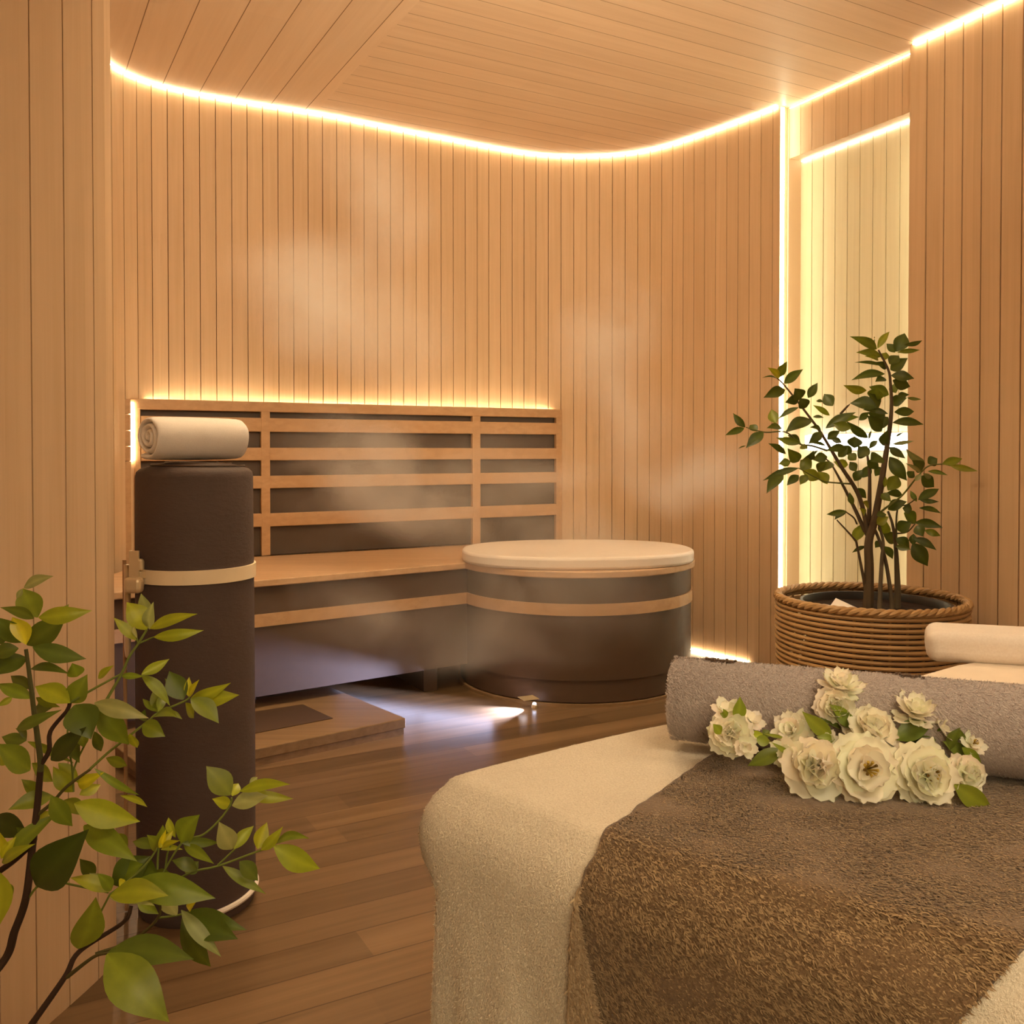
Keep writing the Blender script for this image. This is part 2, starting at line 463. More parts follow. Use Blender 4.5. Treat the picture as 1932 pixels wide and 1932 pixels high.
# ------------------------------------------------------------------ backrest
e1 = Vector((.872,.489,0)).normalized(); e2 = Vector((-e1.y, e1.x, 0))
B0 = Vector((-1.55, 3.746, 0)); BL = (Vector((.262,4.755,0))-B0).dot(e1)
br = thing('backrest', 'wide ladder-style wooden backrest with dark panels behind the long bench', 'backrest', (B0.x, B0.y, .52), math.atan2(e1.y, e1.x))
def bbox(name, s0, s1, y0, y1, z0, z1, mat, par=br, bev=.003):
    c = B0+e1*(s0+s1)/2+e2*(y0+y1)/2
    mb = MB(); mb.obox((c.x,c.y,(z0+z1)/2), e1*(s1-s0)/2, e2*(y1-y0)/2, (0,0,(z1-z0)/2))
    o = mb.build(name, mat, par, smooth=False); bevel(o, bev); return o
bbox('top_rail', 0.0, BL, 0, .032, 1.1473, 1.191, M_rail)
for z0, z1 in ((1.061,1.121), (.936,.9916), (.814,.869), (.647,.705)): bbox('rail', .04, BL-.03, .002, .022, z0, z1, M_rail)
def s_at(u):
    a = (u-966)/F  # intersection of the pixel column with the backrest line
    k = (a*B0.y-B0.x)/(e1.x-a*e1.y); return k
for s0, s1, nm in ((s_at(493), s_at(510), 'stile'), (s_at(892), s_at(907), 'stile'), (BL-.035, BL, 'stile'), (.016, .040, 'stile')):
    bbox(nm, s0, s1, .001, .024, .52, 1.15, M_rail)
bbox('back_panel', .02, BL-.01, .026, .031, .52, 1.17, M_darkp)
# end block with joints and the slim upright light
for z0, z1 in ((1.128,1.188),(1.062,1.125),(.998,1.059),(.938,.995),(.52,.935)): bbox('end_block', -.024, .001, -.012, .03, z0, z1, M_rail, bev=.0015)
o = bbox('light_slot', .001, .014, -.006, .004, .94, 1.175, M_led_low, bev=.001); o['label'] = 'narrow upright glowing warm light slot'
strip('led_strip', 'bright warm light line shining up the wall along the top of the backrest', Path([(B0+e2*.038+e1*.0)[:2], (B0+e1*BL+e2*.038)[:2]], False), .0, BL, 1.184, .0, 1, .0036, M_led_back)

# ------------------------------------------------------------------ bench
fd = Vector((.729,.521,0)).normalized()
cR = (.27, 4.0); rR = .515
def bench_poly(inset=0, left=-1.49):
    r = rR-inset
    fn = Vector((-fd.y, fd.x, 0))*inset
    a0 = Vector((-.184,3.775,0))+fn
    xl = Vector((left, 3.775-(a0.x-left)*fd.y/fd.x+inset, 0))
    pts = [(xl.x, xl.y)]
    # intersection of front line with circle
    c = Vector((cR[0], cR[1], 0)); dd = fd; oc = a0-c; bq = oc.dot(dd); cq = oc.dot(oc)-r*r
    disc = max(0, bq*bq-cq); t = -bq-math.sqrt(disc)
    q = a0+dd*t; a1 = math.atan2(q.y-c.y, q.x-c.x)
    if a1 < 0: a1 += 2*PI
    end = 2*PI+math.radians(62)
    for k in range(49):
        th = a1+(end-a1)*k/48; pts.append((c.x+r*math.cos(th), c.y+r*math.sin(th)))
    e = B0+e1*(BL+.0)-e2*.006; pts.append((e.x-.03, e.y-.02))
    s = B0-e2*.006+e1*.07; pts.append((s.x, s.y))
    return pts
bench = thing('sauna_bench', 'long wooden sauna bench with dark front panels and a rounded right end', 'bench', (-.3, 3.9, 0))
prism('seat', bench_poly(), .494, .520, M_bench, bench, .004)
def band(name, z0, z1, ins_out, ins_in, mat, left, right_only=None):
    po = bench_poly(ins_out); n = 50
    po = po[:n]; pi_ = bench_poly(ins_in)[:n]
    V = []; Fs = []
    for z in (z0, z1):
        for q in po: V.append((*q, z))
        for q in pi_: V.append((*q, z))
    m = len(po)
    for i in range(m-1):
        Fs.append((i, i+1, 2*m+i+1, 2*m+i)); Fs.append((m+i+1, m+i, 3*m+i, 3*m+i+1))
        Fs.append((2*m+i, 2*m+i+1, 3*m+i+1, 3*m+i)); Fs.append((i+1, i, m+i, m+i+1))
    Fs.append((0, 2*m, 3*m, m)); Fs.append((m-1, 2*m-1, 4*m-1, 3*m-1))
    return V, Fs
V, Fs = band('', .350, .395, .010, .03, None, 0); o = mesh('front_rail', V, Fs, M_rail, bench); shade_auto(o, 30)
V, Fs = band('', .10, .494, .016, .05, None, 0)
o = mesh('front_panel', V, Fs, M_dark, bench); shade_auto(o, 30)
# round base reaches the floor
mb = MB(); mb.lathe((cR[0], cR[1], 0), [(rR-.030, .012), (rR-.022, .016), (rR-.022, .12)], 96); mb.build('round_base', M_dark, bench)
mb = MB(); mb.lathe((cR[0], cR[1], 0), [(rR-.035, 0), (rR-.010, 0), (rR-.010, .011), (rR-.035, .012)], 96); mb.build('base_trim', M_step, bench)
c = Vector((-1.0,3.62,0)); mb = MB(); mb.obox((-1.05,3.50,.05), e1*.03, e2*.2, (0,0,.05)); mb.obox((-.45,3.86,.05), e1*.03, e2*.2, (0,0,.05)); 
for q in ((-1.05,3.50,.05), (-.42,3.90,.05)):
    mb = MB(); mb.obox(q, e1*.03, e2*.18, (0,0,.05)); mb.build('leg', M_dark, bench, smooth=False)
# cream slab
def ell(cx, cy, rx, ry, n=72, p=2.3, rot=0):
    pts = []
    for i in range(n):
        t = 2*PI*i/n; c, s = math.cos(t), math.sin(t)
        x = rx*math.copysign(abs(c)**(2/p), c); y = ry*math.copysign(abs(s)**(2/p), s)
        pts.append((cx+x*math.cos(rot)-y*math.sin(rot), cy+x*math.sin(rot)+y*math.cos(rot)))
    return pts
o = prism('seat_pad', ell(.275, 3.885, .485, .365, 96, 2.3, .08), .5205, .570, M_slab); bevel(o, .012, 3); shade_auto(o, 50)
tag(o, 'thick cream oval pad lying on the rounded end of the bench', 'seat pad')

# step platform
sp = [(-.366,3.169), (-.714,3.592), (-1.40,3.06), (-1.05,2.64)]
st = thing('wooden_step', 'low brown wooden step on the floor in front of the long bench', 'step', (-.8,3.1,0))
prism('step_top', sp, .022, .056, M_step, st, .003)
cx = sum(p[0] for p in sp)/4; cy = sum(p[1] for p in sp)/4
prism('step_base', [(cx+(x-cx)*.985, cy+(y-cy)*.985) for x, y in sp], 0, .022, M_step, st)
ins = [P(478,1344,3.2), P(571,1330,3.3), P(628,1356,3.2), P(478,1384,3.0)]
def onz(u, v, z):
    a = P(u, v, 1.0); o0 = Vector((0,0,CZ)); d = a-o0; k = (z-CZ)/d.z; return o0+d*k
q = [onz(*p, .056) for p in ((571,1330), (628,1356), (478,1385), (400,1403), (400,1356))]
o = prism('grille', [(p.x,p.y) for p in q], .0562, .0585, M_dark, st, 0)
o['label'] = 'dark inset panel on top of the step'

# floor spotlight
fs = thing('floor_spotlight', 'small cool white spotlight at floor level under the rounded bench end', 'spotlight', (.03,3.50,0))
mb = MB(); mb.lathe((.085,3.495,0), [(.012,0),(.012,.010),(.008,.014)], 16); mb.build('housing', M_gold, fs)
mb = MB(); mb.obox((.062,3.482,.0415), Vector((-.9,-.42,0))*.032, Vector((.42,-.9,0))*.03, (0,0,.0008)); mb.build('beam_shield', M_gold, fs, smooth=False)  # added plate that keeps the beam off the bench panel
mb = MB(); mb.lathe((.085,3.495,.014), [(.007,0),(.007,.004),(.003,.007)], 16); mb.build('lens', M_led_spot, fs)

# ------------------------------------------------------------------ rolled mat
mc = Vector((-.684, 1.99, 0)); R0 = .1225
mt = thing('rolled_mat', 'tall charcoal foam roll standing on end beside the left partition with a pale gold strap', 'rolled mat', (mc.x, mc.y, 0))
mb = MB(); mb.lathe((mc.x,mc.y,0), [(.100,.0),(R0-.005,.0),(R0-.003,.004),(R0-.002,.02),(R0,.05),(R0,.5),(R0-.001,.72),(R0-.002,.924),(R0-.004,.934),(R0-.011,.9405),(.085,.9495),(.055,.9545),(.038,.955),(.034,.949),(.033,.90)], 96, True, True)
mb.build('mat_roll', M_mat, mt, ang=60)
mb = MB()
pts = []
for i in range(60):
    th = 2*PI*2.2*i/59; r = .045+.062*i/59
    pts.append((mc.x+r*math.cos(th), mc.y+r*math.sin(th), .9555-max(0, r-.050)*.16))
mb.tube(pts, .0018, 5); mb.build('winding_edge', M_dark, mt)
mb = MB(); mb.lathe((mc.x,mc.y,0), [(R0-.003,.706),(R0+.0035,.706),(R0+.0035,.735),(R0-.003,.735)], 96, False, False); mb.build('strap', M_strap, mt)
mb = MB(); mb.tube([(mc.x+(R0+.001)*math.cos(t_), mc.y+(R0+.001)*math.sin(t_), .022+.010*math.sin((t_+1.15)*.9)) for t_ in np.linspace(-1.15, .9, 30)], [.0005]+[.006]*28+[.0005], 8); o = mb.build('base_ring', M_slab, mt); o['label'] = 'cream ring round the foot'
# buckle on the left of the strap
bk = link(bpy.data.objects.new('buckle', None)); bk.parent = mt; bk.matrix_parent_inverse = Matrix.Translation(mt.location).inverted()
def pl(name, u0, v0, u1, v1, d, th, mat=M_gold, par=None, bev=.004):
    a = P(u0, v0, d); b_ = P(u1, v1, d)
    mb = MB(); mb.obox(((a.x+b_.x)/2, d, (a.z+b_.z)/2), ((b_.x-a.x)/2,0,0), (0,th/2,0), (0,0,abs(a.z-b_.z)/2))
    o = mb.build(name, mat, smooth=False); bevel(o, bev, 3); o.parent = par
    o.matrix_parent_inverse = Matrix.Translation(mt.location).inverted() if par is mt else Matrix()
    return o
bk.name = 'tmp'; bpy.data.objects.remove(bk)
bk = pl('buckle', 260, 1057, 285, 1106, 1.895, .006, par=mt, bev=.010)
def sub(o): o.parent = bk; o.matrix_parent_inverse = (Matrix.Translation(mt.location) @ mt.matrix_basis.inverted() @ Matrix.Translation(-mt.location)) if False else Matrix.Translation(mt.location).inverted() if False else Matrix(); return o
def world_parent(o, par):
    bpy.context.view_layer.update(); mw = o.matrix_world.copy(); o.parent = par; o.matrix_parent_inverse = par.matrix_world.inverted(); return o
for nm, a in (('hook_plate', (244,1039,263,1092,1.880,.006,.001)), ('barrel', (258,1054,271,1077,1.883,.012,.005)), ('keeper', (258,1077,285,1092,1.886,.008,.003)), ('clasp', (235,1089,270,1119,1.872,.024,.009))):
    mbx = MB(); A_ = P(a[0],a[1],a[4]); B_ = P(a[2],a[3],a[4])
    mbx.obox(((A_.x+B_.x)/2, a[4], (A_.z+B_.z)/2), ((B_.x-A_.x)/2,0,0), (0,a[5]/2,0), (0,0,abs(A_.z-B_.z)/2))
    o = mbx.build(nm, M_gold, smooth=False); bevel(o, a[6], 3); world_parent(o, bk)
# door pull beside the partition
dp = thing('pull_handle', 'slim upright pale gold bar beside the partition edge behind the strap buckle', 'handle', (*P(240,1200,1.93)[:2], .2))
mb = MB(); a = P(240,1110,1.93); b_ = P(240,1243,1.93); mb.tube([(a.x,a.y,a.z+.05),(a.x,a.y,b_.z+.02),(a.x+.0005,a.y,b_.z+.006),(a.x+.001,a.y,b_.z)], [.0068,.0066,.005,.001], 12); mb.build('grip', M_gold, dp)
mb = MB(); a = P(235,1110,1.945); c_ = P(236,1760,1.945); mb.tube([(a.x,a.y,a.z+.06),(a.x,a.y,.003)], .0042, 8); mb.build('post', M_rail, dp)

# ------------------------------------------------------------------ rolled towels
def spiral_roll(name, c, ang, length, r_out, turns, thick, mat, label, cat, squash=1.0, tail=0, start=-PI/2, parent=None, gap=.0015, zc=None, seg=40, direction=1, bulge=.0):
    """rolled towel: axis horizontal at ang; c = centre of left end"""
    ax = Vector((math.cos(ang), math.sin(ang), 0)); sd = Vector((-ax.y, ax.x, 0)); upv = Vector((0,0,1))
    n = int(turns*28); prof_o = []; prof_i = []
    for i in range(n+1):
        t = i/n; th = start-direction*2*PI*turns*(1-t)
        r = r_out-(turns*(1-t))*(thick+gap)
        wob = 1+.02*math.sin(3*th+1)
        for lst, rr in ((prof_o, r*wob), (prof_i, (r-thick)*wob)):
            rr = max(rr, .0012); lst.append((rr*math.cos(th), rr*math.sin(th)*squash))
    if tail:
        th = start; tx, tz = -direction*math.sin(th), direction*math.cos(th)
        for k in (1,2,3):
            f = k/3; prof_o.append((prof_o[n][0]+tx*tail*f, prof_o[n][1]+tz*tail*f)); prof_i.append((prof_i[n][0]+tx*tail*f, prof_i[n][1]+tz*tail*f-(-thick*.6*f)))
    m = len(prof_o); prof = prof_o+prof_i[::-1]; M2 = len(prof)
    V = []; Fs = []
    # slight rounding at the ends
    stations = [(0, .0), (.004, 1.0), (length*.25, 1), (length*.5, 1), (length*.75, 1), (length-.004, 1.0), (length, .0)]
    for si, (s, k) in enumerate(stations):
        for j, (a, b_) in enumerate(prof):
            # shrink the sheet thickness at end stations to round the hems
            jj = M2-1-j
            oa, ob = prof[jj]
            f = .5*(1-k)*.75
            a2 = a+(oa-a)*f; b2 = b_+(ob-b_)*f
            f2 = 1+bulge*math.sin(PI*s/length)
            q = Vector(c)+ax*(s+.0012*math.sin(7*a/r_out+3*b_/r_out))+sd*a2*f2+upv*(b2*f2)
            V.append(q)
    for si in range(len(stations)-1):
        for j in range(M2):
            j2 = (j+1) % M2; Fs.append((si*M2+j, si*M2+j2, (si+1)*M2+j2, (si+1)*M2+j))
    for base, flip in ((0, False), ((len(stations)-1)*M2, True)):
        for j in range(m-1):
            f = (base+j, base+j+1, base+M2-2-j, base+M2-1-j); Fs.append(f if flip else f[::-1])
    o = mesh(name, V, Fs, mat, parent); shade_auto(o, 55)
    bmx = bmesh.new(); bmx.from_mesh(o.data); bmesh.ops.recalc_face_normals(bmx, faces=bmx.faces); bmx.to_mesh(o.data); bmx.free()
    if label: tag(o, label, cat)
    return o
wt = spiral_roll('rolled_towel', (-.748, 1.890, 1.0085), math.radians(50), .215, .0500, 3.4, .0110, M_white,
                 'white rolled towel lying on top of the tall charcoal roll', 'towel', .95, tail=.03, bulge=.03, start=-PI/2, gap=.002)
md = wt.modifiers.new('s', 'SUBSURF'); md.levels = 1; md.render_levels = 1

# ------------------------------------------------------------------ massage table
TZ = .66
edgeE = Path([(-.086,.901), (-.02,.835), (.0756,.731), (.19,.645), (.315,.568), (.42,.49), (.47,.45)])
A = Vector((-.086,.901,0))
def chaikin(p, k):
    for _ in range(k):
        q = []
        for i in range(len(p)):
            a, b = p[i], p[(i+1) % len(p)]
            q += [a*.75+b*.25, a*.25+b*.75]
        p = q
    return p
outline = [(-.035,.845), (.0756,.731), (.19,.645), (.315,.568), (.42,.492), (.53,.46), (.68,.53), (1.2,.86), (1.62,1.14), (1.76,1.30), (1.72,1.48), (1.56,1.74), (1.46,1.82), (1.32,1.79), (1.0,1.60),
           (.78,1.45), (.6525,1.358), (.495,1.252), (.33,1.182), (.174,1.104), (.07,1.035), (-.01,.975), (-.075,.925), (-.085,.895)]
dense = chaikin([Vector((x,y,0)) for x, y in outline], 3)
Lp = [0]
for i in range(len(dense)): Lp.append(Lp[-1]+(dense[(i+1) % len(dense)]-dense[i]).length)
TL = Lp[-1]; NX = 640
dx = np.array([p.x for p in dense]+[dense[0].x]); dy = np.array([p.y for p in dense]+[dense[0].y])
ss = np.linspace(0, TL, NX, endpoint=False)
OX = np.interp(ss, Lp, dx); OY = np.interp(ss, Lp, dy)
TX = np.roll(OX, -2)-np.roll(OX, 2); TY = np.roll(OY, -2)-np.roll(OY, 2)
for _ in range(6):
    TX = (np.roll(TX,1)+TX+np.roll(TX,-1))/3; TY = (np.roll(TY,1)+TY+np.roll(TY,-1))/3
TLn = np.hypot(TX, TY); NXo = TY/TLn; NYo = -TX/TLn     # outward (ccw outline)
area = sum(OX[i]*OY[(i+1) % NX]-OX[(i+1) % NX]*OY[i] for i in range(NX))
if area < 0: NXo, NYo = -NXo, -NYo
# profile (arc w from the outline, positive inwards): out offset, z drop
PR = [(-.034,0), (-.030,-.0004), (-.025,-.0016), (-.020,-.0042), (-.013,-.012), (-.003,-.021), (.005,-.033), (.010,-.048), (.011,-.062), (.008,-.078), (.002,-.090), (-.006,-.098), (-.010,-.108), (-.0105,-.13)]
z = -.15
while z > -.45: PR.append((-.0105, z)); z -= .02
PRa = np.array(PR); 
Wp = np.concatenate([[0], np.cumsum(np.hypot(np.diff(PRa[:,0]), np.diff(PRa[:,1])))])
def outadj(o_, dz_, ny_):
    k = np.clip((-.38-ny_)/.3, 0, 1)*np.clip((-dz_-.035)/.03, 0, 1)
    return o_*(1-k)+(.012+.004*np.clip((-dz_-.06)/.3, 0, 1))*k
def fold(x, y, drop):
    k = max(0, min(1, (-drop-.09)/.25))
    if k == 0: return 0
    a = math.atan2(y-.9, x-.6)
    s = x*.8-y*.9
    return k*(.012*math.sin(s*42+1.2)+.007*math.sin(s*95+.5)+.006*noise.noise(Vector((x*9, y*9, drop*2))))
V = []; Fs = []
cxm, cym = .75, 1.12
for j, (oo, dz) in enumerate(PR):
    for i in range(NX):
        oo_ = float(outadj(oo, dz, NYo[i])); x = OX[i]+NXo[i]*oo_; y = OY[i]+NYo[i]*oo_
        f = fold(x, y, dz); x += NXo[i]*f; y += NYo[i]*f
        nz = .0015*noise.noise(Vector((x*18, y*18, dz*18)))
        V.append((x, y, TZ+dz))
for j in range(len(PR)-1):
    for i in range(NX):
        i2 = (i+1) % NX; Fs.append((j*NX+i, (j+1)*NX+i, (j+1)*NX+i2, j*NX+i2))
base = 0; first = len(V)
V.append((cxm, cym, TZ)); cc = len(V)-1
for i in range(NX): Fs.append((cc, i, (i+1) % NX))
tb = thing('massage_table', 'large massage table in the foreground with wooden legs under its cream cover', 'massage table', (.75,1.12,0))
padp = [(OX[i]-NXo[i]*.03, OY[i]-NYo[i]*.03) for i in range(0, NX, 8)]
prism('table_pad', padp, .56, .645, M_pillow, tb, .01)
prism('table_frame', [(OX[i]-NXo[i]*.05, OY[i]-NYo[i]*.05) for i in range(0, NX, 8)], .50, .559, M_step, tb)
for q in ((.13,.90), (.50,.62), (1.25,1.62), (1.58,1.22)):
    mb = MB(); mb.obox((*q, .25), (.025,0,0), (0,.025,0), (0,0,.25)); mb.build('leg', M_step, tb, smooth=False)
sh = mesh('table_cover', V, Fs, M_sheet, smooth=True)
bmx = bmesh.new(); bmx.from_mesh(sh.data); bmesh.ops.recalc_face_normals(bmx, faces=bmx.faces); bmx.to_mesh(sh.data); bmx.free()
tag(sh, 'cream fluffy terry cover draped over the massage table and hanging down its near end', 'table cover')

# surface function along the end edge: s from corner A, w = arc length from w0 (flat top) negative/positive
pe = edgeE
i0 = int(np.argmin(np.hypot(OX-A.x, OY-A.y)))
sArc = (ss-ss[i0]) 
# walk direction such that s grows towards (.315,.568)
iE = int(np.argmin(np.hypot(OX-.315, OY-.568)))
def surf(s, w, lift=.0):
    """vectorised. s: arc along outline from A, w: distance inwards from the outline line (positive) ; negative = down the side"""
    s = np.asarray(s, dtype=float); w = np.asarray(w, dtype=float)
    dirn = 1 if ((iE-i0) % NX) < NX/2 else -1
    idx = (i0+dirn*s/TL*NX) % NX
    f = idx-np.floor(idx); a = np.floor(idx).astype(int) % NX; b = (a+1) % NX
    ox_ = OX[a]*(1-f)+OX[b]*f; oy_ = OY[a]*(1-f)+OY[b]*f
    nx = NXo[a]*(1-f)+NXo[b]*f; ny = NYo[a]*(1-f)+NYo[b]*f
    arc = np.where(w > .034, 0, .034-w)      # arc length along profile from its start
    out = np.where(w > .034, -w, np.interp(arc, Wp, PRa[:,0])); dz = np.where(w > .034, 0, np.interp(arc, Wp, PRa[:,1]))
    out = outadj(out, dz, ny)
    e = 1e-3
    o2 = np.where(w > .034, 0, outadj(np.interp(arc+e, Wp, PRa[:,0]), np.interp(arc+e, Wp, PRa[:,1]), ny)-outadj(np.interp(arc-e, Wp, PRa[:,0]), np.interp(arc-e, Wp, PRa[:,1]), ny)); z2 = np.where(w > .034, 0, np.interp(arc+e, Wp, PRa[:,1])-np.interp(arc-e, Wp, PRa[:,1]))
    o2 = np.where(w > .034, 1, o2); ln = np.hypot(o2, z2); o2, z2 = o2/ln, z2/ln      # tangent going outwards/down
    # normal in (out,z): rotate tangent
    no, nz = -z2, o2
    x = ox_+nx*(out+no*lift); y = oy_+ny*(out+no*lift); zz = TZ+dz+nz*lift
    fo = np.array([fold(x[k], y[k], dz[k]) if dz[k] < -.09 else 0 for k in range(len(x))])
    x = x+nx*fo; y = y+ny*fo
    Nn = np.stack([nx*no, ny*no, nz], 1)
    Tw = np.stack([nx*o2, ny*o2, z2], 1)          # down direction
    Ts = np.cross(Nn, Tw); 
    return np.stack([x, y, zz], 1), Nn, Tw, Ts
def sleft(w):   # left hem of the runner
    return np.interp(w, [-.4, -.16, -.06, .0, .05, .10, .24, .45], [.206, .208, .212, .217, .215, .206, .178, .152])
def sright(w):
    return np.interp(w, [-.4, -.14, -.09, -.05, -.01, .05, .2, .45], [.33, .41, .445, .475, .505, .54, .575, .585])
ns, nw = 150, 220
wv = np.linspace(-.33, .44, nw)
Sg = []; Wg = []
for w_ in wv:
    a, b = sleft(w_), sright(w_)
    jit = .003*noise.noise(Vector((w_*60, 0, 0)))
    Sg.append(np.linspace(a+jit, b, ns)); Wg.append(np.full(ns, w_))
Sg = np.concatenate(Sg); Wg = np.concatenate(Wg)
top, Nn, Tw, Ts = surf(Sg, Wg, .0075); bot, *_ = surf(Sg, Wg, .0012)
rip = np.array([.0018*noise.noise(Vector((Sg[i]*14+Wg[i]*5, Wg[i]*22-Sg[i]*10, 0))) for i in range(len(Sg))])
top = top+Nn*rip[:, None]
G = np.arange(ns*nw).reshape(nw, ns)
q1 = np.stack([G[:-1,:-1], G[:-1,1:], G[1:,1:], G[1:,:-1]], -1).reshape(-1, 4)
Q = [q1, q1[:, ::-1]+ns*nw]
bd = np.concatenate([G[0,:], G[1:,-1], G[-1,-2::-1], G[-2:0:-1,0]])
bd2 = np.roll(bd, -1); Q.append(np.stack([bd, bd+ns*nw, bd2+ns*nw, bd2], -1))
run = fastmesh('table_runner', np.concatenate([top, bot]), np.concatenate(Q), M_runner, smooth=True)
bmx = bmesh.new(); bmx.from_mesh(run.data); bmesh.ops.recalc_face_normals(bmx, faces=bmx.faces); bmx.to_mesh(run.data); bmx.free()
tag(run, 'shaggy brown woven runner laid across the cream cover and hanging over the near table end', 'table runner')
def fibres(name, pos, nrm, d1, d2, length, width, colors, parent, lay=.35, spread=.5, mat=None):
    """tufts: pos, normal, main direction d1, cross d2"""
    n = len(pos)
    a = rng.normal(0, spread, n)[:, None]; l = (length*rng.uniform(.6, 1.3, n))[:, None]
    dr = d1*np.cos(a)+d2*np.sin(a); dr = dr+nrm*rng.uniform(lay*.5, lay*1.6, n)[:, None]; dr /= np.linalg.norm(dr, axis=1)[:, None]
    side = np.cross(dr, nrm); side /= np.linalg.norm(side, axis=1)[:, None]
    w_ = (width*rng.uniform(.6, 1.3, n))[:, None]
    p0 = pos-side*w_; p1 = pos+side*w_; mid = pos+dr*l*.6+nrm*l*.08; p2 = mid+side*w_*.8; p3 = mid-side*w_*.8; p4 = pos+dr*l-nrm*l*.10
    Vv = np.stack([p0, p1, p2, p3, p4], 1).reshape(-1, 3)
    b = (np.arange(n)*5)[:, None]
    T = np.concatenate([b+np.array([[0,1,2]]), b+np.array([[0,2,3]]), b+np.array([[3,2,4]])])
    c = np.repeat(colors, 5, axis=0)
    o = fastmesh(name, Vv, T, mat or M_fibre, parent, col=c)
    o['kind'] = 'stuff'
    return o
def pal(n, c0, c1, p=1.0):
    k = rng.uniform(0, 1, n)[:, None]**p; return np.array(c0)*(1-k)+np.array(c1)*k
nf = 120000
w_ = rng.uniform(-.33, .43, nf); k = rng.uniform(0, 1, nf); s_ = sleft(w_)+(sright(w_)-sleft(w_))*k
pos, Nn, Tw, Ts = surf(s_, w_, .0072)
sg = 1.0
if np.mean(np.sum(Ts*np.array([[.69,-.72,0]]), 1)) < 0: Ts = -Ts
d1 = Ts*.9+Tw*.45; d2 = Tw*.9-Ts*.45
fibres('pile', pos, Nn, d1, d2, .0050, .00055, pal(nf, (.11,.062,.028), (.42,.285,.145), 1.0), run, .25, .35)
# lighter folded corner of the runner on the hanging side
nf = 26000
w_ = -.02-.31*np.sqrt(rng.uniform(0, 1, nf)); k = rng.uniform(0, 1, nf); s0 = sleft(w_)+.001; s1 = s0+(-.02-w_)*.34
s_ = s0+(s1-s0)*k
pos, Nn, Tw, Ts = surf(s_, w_, .0104)
if np.mean(np.sum(Ts*np.array([[.69,-.72,0]]), 1)) < 0: Ts = -Ts
o = fibres('folded_edge', pos, Nn, Ts*.9+Tw*.45, Tw*.9-Ts*.45, .0062, .0007, pal(nf, (.30,.20,.10), (.58,.44,.26)), run, .3, .5)
o['label'] = 'lighter tan turned-back strip of the runner'
# pile on the cream cover: side and the near part of the top
nf = 120000
s_ = rng.uniform(-.5, .27, nf); w_ = rng.uniform(-.33, .034, nf)
k = (s_ < sleft(w_)+.004) & (rng.uniform(0, 1, nf) < np.interp(w_, [-.12, .034], [1.0, .05])); s_, w_ = s_[k], w_[k]
pos, Nn, Tw, Ts = surf(s_, w_, .0001)
fibres('pile', pos, Nn, Ts*.5+Tw, Ts-Tw*.5, np.interp(w_, [-.2,.0,.034], [.0036,.0026,.0018]), .00042, pal(len(s_), (.66,.57,.41), (.84,.75,.58)), sh, .30, .8)

# pillow and smooth sheet at the head
pa = math.radians(-17); pd = Vector((math.cos(pa), math.sin(pa), 0)); pn = Vector((-pd.y, pd.x, 0))
c0 = Vector((.618,1.372,0)); PLn = .50; PW = .10; zb, zt = TZ+.003, TZ+.050
pp_ = [c0, c0+pd*PLn, c0+pd*PLn+pn*PW, c0+pn*PW+pd*.01]
pil = prism('pillow', [(q.x,q.y) for q in pp_], zb, zt, M_pillow); bevel(pil, .017, 6); shade_auto(pil, 60)
tag(pil, 'flat cream pillow at the far end of the massage table in front of the basket', 'pillow')
q = [onz(1690,1310,TZ+.004), onz(1668,1299,TZ+.004), onz(1735,1279,TZ+.004), onz(1800,1261,TZ+.004)]
poly = [(.44,1.12), (.505,1.233), (.58,1.29), (.652,1.345), (.72,1.38), (1.2,1.62), (1.45,1.35), (.95,.95), (.70,.95)]
o = prism('folded_sheet', poly, TZ+.0015, TZ+.006, M_flat, None, .002)
tag(o, 'smooth pale sheet spread on the table top behind the grey towel roll', 'sheet')

# grey towel roll
ga = math.atan2(-.114, .293); gr = .0485
gax = Vector((math.cos(ga), math.sin(ga), 0)); gsd = Vector((-gax.y, gax.x, 0))
gc = Vector((.1775, .9915, 0))+gsd*(gr*.05)-gax*.004
gc.z = TZ+.0085+gr*.98
gt = spiral_roll('rolled_towel', tuple(gc), ga, .66, gr, 3.0, .0095, M_grey, 'long grey terry towel roll lying across the massage table behind the flowers', 'towel', .98, start=-PI*.3, direction=1, gap=.0015)
md = gt.modifiers.new('s', 'SUBSURF'); md.levels = 1; md.render_levels = 1
nf = 90000
th = rng.uniform(0, 2*PI, nf); sx = rng.uniform(0, .62, nf)
cs, sn = np.cos(th), np.sin(th)
gx, gs = np.array(gax), np.array(gsd)
tb = np.mod((-PI*.3-th)/(2*PI), 1.0); wobn = (1+.02*np.sin(3*th+1))*(1-tb*.011/gr)
pos = np.array(gc)+gx*sx[:,None]+gs*(cs*gr*wobn)[:,None]+np.array([0,0,1])*(sn*gr*.98*wobn)[:,None]
nr_ = gs*cs[:,None]+np.array([0,0,1])*sn[:,None]
pos = pos-nr_*.0008
tg = -gs*sn[:,None]+np.array([0,0,1])*cs[:,None]
fibres('pile', pos, nr_, gx*.8-tg*(-.6), tg*.8+gx*.6*0+gx*.1, .0042, .00034, pal(nf, (.36,.29,.26), (.58,.50,.45)), gt, .35, .6)
